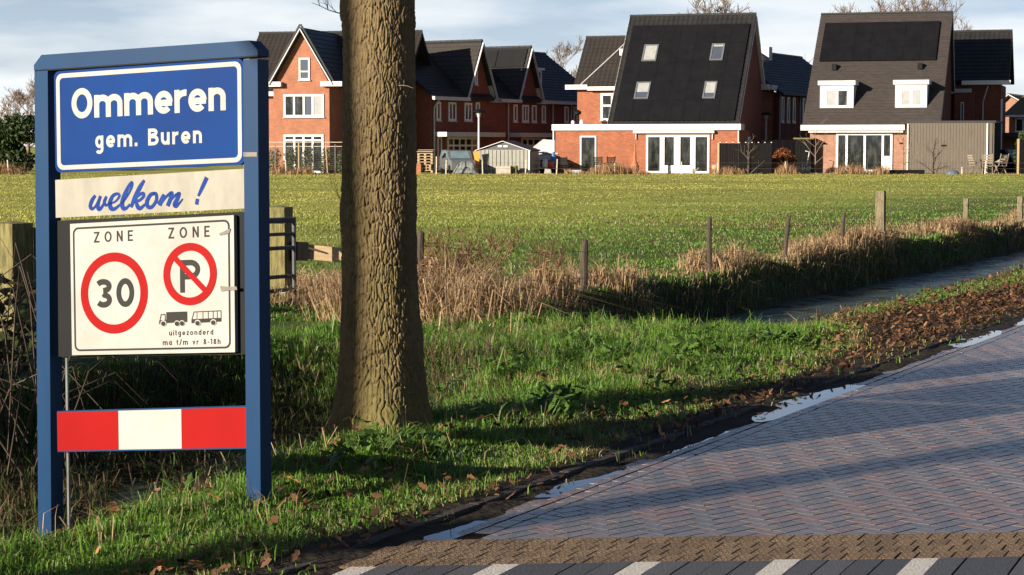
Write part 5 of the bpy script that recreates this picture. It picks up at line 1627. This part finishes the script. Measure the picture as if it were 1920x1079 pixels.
blades('verge_grass', np.stack([x, y, z - .01], 1), hgt, rng.uniform(.0035, .0065, n) * (1 + .05 * np.maximum(y - 12, 0)), colg, m_grass, lean=.7, bend=.8)

# broad-leaved weeds and fallen leaves -------------------------------
m_fall = AM('fallen_leaf', rough=.65, trans=.12)
def leafsheet(name, P0, size, col, mat, tilt=.45, parent=None, curl=.35):
    """oak-like leaves: eight-point outline folded along the midrib"""
    n = len(P0)
    base = np.array([[-.5, 0, 0], [-.25, .22, .1], [-.05, .14, .06], [.15, .27, .12], [.5, .0, .05], [.15, -.27, .12], [-.05, -.14, .06], [-.25, -.22, .1]])
    base = base * np.array([1, 1, curl / .35 * 1.0])
    a = rng.uniform(0, 2 * np.pi, n); tx = rng.normal(0, tilt, n); ty = rng.normal(0, tilt, n)
    s = np.asarray(size).reshape(-1, 1)
    ca, sa = np.cos(a)[:, None], np.sin(a)[:, None]
    bx, by, bz = base[:, 0][None] * s, base[:, 1][None] * s, base[:, 2][None] * s * rng.uniform(-1, 1.6, (n, 1))
    X2 = bx * ca - by * sa; Y2 = bx * sa + by * ca
    Z2 = bz + X2 * tx[:, None] + Y2 * ty[:, None]
    V2 = P0[:, None, :] + np.stack([X2, Y2, Z2], -1)
    i = np.arange(n)[:, None] * 8
    q = np.concatenate([i + np.array([[0, 1, 2, 6]]), i + np.array([[2, 3, 4, 4]])[:, :4]], 0) if False else None
    t = np.concatenate([i + np.array([[p_]]).reshape(1, 3) for p_ in ((0, 2, 1), (0, 6, 2), (0, 7, 6), (6, 4, 2), (2, 4, 3), (6, 5, 4))])
    c = np.repeat(col, 8, 0)
    return link(name, npmesh(name, V2.reshape(-1, 3), tris=t, col=c), mat, parent, kind='stuff')
def autumn(n):
    t = rng.random((n, 1)); k = rng.uniform(.5, 1.25, (n, 1))
    return (np.array([.24, .115, .050]) * (1 - t) + np.array([.065, .034, .018]) * t) * k * np.where(rng.random((n, 1)) < .12, 1.6, .68)
N = 60000
u = 6 + 34 * rng.random(N) ** 1.3; v = rng.uniform(-.12, 2.6, N)
x, y = xy(u, v)
ml = mudline(u)
band_ = np.exp(-((v - ml * .62) / (.30 + .35 * sstep(14, 19, u))) ** 2)
pr = band_ * (.12 + .30 * sstep(9, 13, u) + .58 * sstep(14.5, 18.5, u)) + .16 * (fbm(x * 1.5, y * 1.5, 70, 3) > .56) + .022
k = (rng.random(N) < pr * .75) & visible(x, y) & (v > .0 + .12 * rng.random(N)) & (Hgt(x, y) > -.10)
x, y, v, u = x[k], y[k], v[k], u[k]
n = len(x)
zl = np.maximum(Hgt(x, y), -.02) + rng.uniform(.008, .05, n) * np.where(v < mudline(u), 1, 1.6)
leafsheet('leaf_litter', np.stack([x, y, zl], 1), rng.uniform(.028, .062, n), autumn(n), m_fall)
# a few large single leaves one can point at
big = [((6.98, 1.22), .16, 'large pale orange oak leaf in the grass below the left sign post'), ((7.35, .95), .09, 'small brown curled leaf in the grass between the sign posts'),
       ((11.35, .32), .13, 'bright orange leaf standing at the muddy road edge'), ((10.2, .62), .10, 'orange leaf on the grass right of the trunk foot'), ((8.0, .95), .10, 'brown leaf near the foot of the right sign post')]
for (uv_, s_, lab) in big:
    x, y = xy(*uv_)
    zb = float(Hgt(x, y)) + .075
    base = [(-.5, 0, 0), (-.28, .2, .1), (-.1, .12, .05), (.1, .27, .12), (.28, .14, .06), (.5, 0, .05), (.28, -.14, .06), (.1, -.27, .12), (-.1, -.12, .05), (-.28, -.2, .1)]
    o = empty('fallen_leaf', (x, y, zb), random.uniform(0, 6), label=lab, cat='leaf', group='large fallen leaves')
    MB().add([(a * s_, b * s_, c_ * s_ * 1.2) for a, b, c_ in base], [(0, 2, 1), (0, 8, 2), (0, 9, 8), (2, 8, 4), (8, 6, 4), (2, 4, 3), (8, 7, 6), (4, 6, 5)]).build('blade', M('leaf_%d' % int(uv_[0] * 10), (.40, .17, .06), (.26, .10, .035), 30, .7), o)
    o.rotation_euler = (.35, -.3, random.uniform(0, 6))

# dead grass on the meadow side of the ditch
N = 46000
u = 16.2 + 44 * rng.random(N) ** 1.5; v = 5.32 + rng.normal(0, .24, N)
x, y = xy(u, v)
cl = fbm(u * 1.1, v * 1.5, 80, 3)
k = (rng.random(N) < sstep(.38, .66, cl) * .85 + .06) & visible(x, y)
x, y, u, v, cl = x[k], y[k], u[k], v[k], cl[k]
n = len(x)
hg = (.10 + .42 * sstep(.35, .75, cl)) * rng.uniform(.3, 1.25, n) * (1 + .35 * sstep(20.5, 17.5, u)) * (1 - .3 * sstep(28, 40, u))
blades('dry_ditch_grass', np.stack([x, y, Hgt(x, y) - .02], 1), hg, rng.uniform(.006, .011, n) * (1 + .03 * np.maximum(y - 20, 0)), straw(n), m_straw, lean=.8, bend=1.0)
# heap of dead stalks on the near end of the ditch, and under the gate
N = 15000
x = np.concatenate([rng.normal(-.55, .34, N // 2), rng.normal(-2.0, .45, N // 4), rng.normal(-1.9, 1.0, N // 4)])
y = np.concatenate([rng.normal(19.3, .6, N // 2), rng.normal(21.6, .6, N // 4), rng.normal(22.5, 1.0, N // 4)])
n = len(x)
blades('dead_stalk_heap', np.stack([x, y, Hgt(x, y) - .02], 1), rng.uniform(.15, .85, n) * np.concatenate([np.ones(N // 2), np.full(N // 4, .5), np.full(n - N // 2 - N // 4, .4)]), rng.uniform(.006, .011, n), straw(n), m_straw, lean=1.0, bend=1.3)
# steep ditch sides: rough mixed tufts
N = 90000
u = 5 + 50 * rng.random(N) ** 1.6; v = rng.uniform(1.5, 5.2, N)
x, y = xy(u, v); z = Hgt(x, y)
k = (z < -.07) & (z > WATER_Z - .02) & visible(x, y, .05) & (rng.random(N) < .35 + .65 * (fbm(x * 3, y * 3, 81, 2) > .45))
x, y, z = x[k], y[k], z[k]; n = len(x)
mixc = np.where(rng.random((n, 1)) < .35, straw(n) * .6, green(n) * .55)  # tones dimmed: the bank's shadow is put into the blade colours
blades('ditch_side_grass', np.stack([x, y, z - .02], 1), rng.uniform(.10, .34, n), rng.uniform(.006, .011, n) * (1 + .03 * np.maximum(y - 12, 0)), mixc, m_grass, lean=.9, bend=1.2)

# dead reeds choking the end of the ditch behind the sign
N = 15000
u = rng.uniform(5.0, 13.6, N); v = rng.uniform(2.2, 4.9, N)
x, y = xy(u, v)
k = fbm(x * 1.6, y * 1.6, 83, 3) > .40
x, y = x[k], y[k]; n = len(x)
c = np.where(rng.random((n, 1)) < .55, straw(n) * .32, green(n) * .30)  # straw and green strongly dimmed, painting the shade of the pit into the reeds
blades('ditch_reeds', np.stack([x, y, np.maximum(Hgt(x, y), WATER_Z) - .02], 1), rng.uniform(.12, .46, n), rng.uniform(.006, .010, n), c, m_straw, lean=.9, bend=1.2)

# bramble thicket at the left edge behind the sign
m_bramble = M('bramble_stem', (.03, .019, .013), (.06, .038, .025), 9, .8)
br = empty('bramble_thicket', (-3.95, 12.9, float(Hgt(-3.95, 12.9))), 0, label='dark tangled bramble thicket on the ditch bank at the left edge', cat='shrub')
rg = random.Random(9)
m = MB()
for i in range(340):
    px_, py_ = rg.uniform(-2.6, 1.7), rg.uniform(-2.6, 2.4)
    if px_ > .8 - .45 * py_: continue
    a = rg.uniform(0, 6.28); ln = rg.uniform(.5, 1.4); hh_ = rg.uniform(.4, 1.25)
    d = Vector((math.cos(a), math.sin(a), 0))
    p0 = Vector((px_, py_, -.1)); 
    q = [p0, p0 + d * ln * .25 + Vector((0, 0, hh_ * .75)), p0 + d * ln * .6 + Vector((rg.uniform(-.1, .1), 0, hh_)), p0 + d * ln + Vector((0, rg.uniform(-.1, .1), hh_ * .55))]
    m.tube(q, [.0055, .005, .0035, .002], 4, caps=False)
m.build('stem', m_bramble, br)
V2, q, col = leafmass(5200, .055, (.020, .032, .010), (.075, .045, .02), lambda k: blob([(-1.6, -1.2, .45), (-.8, .3, .5), (-1.9, .8, .5), (-.2, 1.5, .35), (-.6, -1.3, .4)], [(1.1, 1.1, .75), (1.0, 1.1, .75), (1.1, 1.2, .75), (.9, .9, .5), (.9, .9, .6)], k // 5))
link('foliage', npmesh('foliage', V2, quads=q, col=col), m_leaf, br, kind='stuff')

# russet seed heads and small shrub stalks standing in the dead grass
m_seed = M('seed_stalk', (.17, .085, .045), (.26, .15, .08), 9, .85)
for i, (x, y, h, w, lab) in enumerate(((-.45, 19.9, .80, .55, 'wide clump of russet seed heads beside the first fence post'), (.35, 22.0, .58, .22, 'small dark seed head shrub left of the leaning post'), (-.75, 19.4, .62, .3, 'short russet seed clump close to the trunk'))):
    o = empty('seed_plant', (x, y, float(Hgt(x, y))), 0, label=lab, cat='plant', group='dead seed plants by the ditch')
    m = MB(); mh = MB()
    for k in range(int(26 * w / .3)):
        a = rg.uniform(0, 6.28); t_ = rg.random() ** .6 * w
        tp_ = Vector((math.cos(a) * t_, math.sin(a) * t_ * .7, h * rg.uniform(.65, 1.05)))
        bs = Vector((tp_.x * .35, tp_.y * .35, -.05))
        m.tube([bs, bs.lerp(tp_, .5) + Vector((0, 0, .05)), tp_], [.004, .003, .002], 4, caps=False)
        for b_ in range(9):
            e = tp_ + Vector((rg.uniform(-.09, .09), rg.uniform(-.09, .09), rg.uniform(-.14, .05)))
            mh.tube([tp_ - Vector((0, 0, .12)), e], [.0018, .004], 3, caps=False)
    m.build('stem', m_seed, o); mh.build('seed_head', m_seed, o)
# stray dry stalks round the sign foot
N = 260
u = rng.uniform(6.3, 10.5, N); v = rng.uniform(.5, 2.0, N)
x, y = xy(u, v)
blades('dry_stalks', np.stack([x, y, Hgt(x, y)], 1), rng.uniform(.10, .30, N), rng.uniform(.003, .005, N), straw(N) * 1.2, m_straw, lean=1.2, bend=.5)
# rosettes of broad weed leaves
N = 900
cu = rng.uniform(7, 16, 45); cv = rng.uniform(.7, 2.6, 45)
cu[0], cv[0] = 14.9, 3.4
i = rng.integers(0, 45, N)
u = cu[i] + rng.normal(0, .07, N); v = cv[i] + rng.normal(0, .07, N)
x, y = xy(u, v)
n = N
leafsheet('weed_leaves', np.stack([x, y, Hgt(x, y) + rng.uniform(.05, .15, n)], 1), rng.uniform(.05, .10, n), np.array([.07, .13, .022]) * rng.uniform(.6, 1.5, (n, 1)), m_grass, tilt=.5)

# meadow turf
N = 350000
yy = 19 + 98 * rng.random(N) ** 1.25
xx = (rng.random(N) * 2 - 1) * .30 * yy
u, v = uvof(xx, yy)
f1 = fbm(xx * .09, yy * .30, 8, 4); f5 = fbm(xx * .10, yy * .45, 91, 3); f3 = fbm(xx * .35, yy * 1.2, 90, 3)
k = (v > 5.25) & (rng.random(N) < .35 + .65 * sstep(.3, .6, f3)) & (yy < 116.3)
xx, yy, v, f1, f3, f5 = xx[k], yy[k], v[k], f1[k], f3[k], f5[k]
n = len(xx)
t = sstep(7, 26, v + 6 * (f1 - .5))[:, None]
c = green(n, np.clip(.05 + .22 * sstep(.5, .3, f3), 0, .6)) * .85 * (1 - t) + t * (np.array([.38, .36, .074]) * rng.uniform(.88, 1.12, (n, 1)) * (1 - f1[:, None] * .45) + np.array([.0, .01, .0]))
c = c * (.74 + .52 * sstep(.3, .7, f5))[:, None]
brown = rng.random((n, 1)) < .16 * sstep(.45, .3, f1)[:, None] + .45 * sstep(.56, .68, f5)[:, None] * (1 - t * .6) + .02
c = np.where(brown, np.array([.22, .15, .065]) * rng.uniform(.6, 1.3, (n, 1)), c)
blades('meadow_grass', np.stack([xx, yy, Hgt(xx, yy) - .01], 1), rng.uniform(.04, .10, n) * (1 - .35 * (yy > 50)), .009 * (1 + .035 * (yy - 18)), c, m_grass, lean=.9, bend=1.0)
# dry weeds along the garden fences
N = 26000
x = rng.uniform(-33, 33, N); y = rng.uniform(115.6, 117.6, N)
cl = fbm(x * .8, x * 0 + 3, 95, 3)
inh = ((x > -15) & (x < -9.5)) | ((x > 11.5) & (x < 21.5)) | ((x > 3) & (x < 8.0)) | (x < -28)
k = rng.random(N) < np.where(inh, .85, .22) * (.3 + .7 * sstep(.35, .6, cl))
x, y, cl, inh = x[k], y[k], cl[k], inh[k]; n = len(x)
blades('garden_edge_weeds', np.stack([x, y, np.zeros(n)], 1), (.13 + .75 * inh * sstep(.3, .65, cl)) * rng.uniform(.4, 1.3, n), rng.uniform(.02, .035, n), straw(n) * np.array([.95, .85, .8]), m_straw, lean=.8, bend=.8)
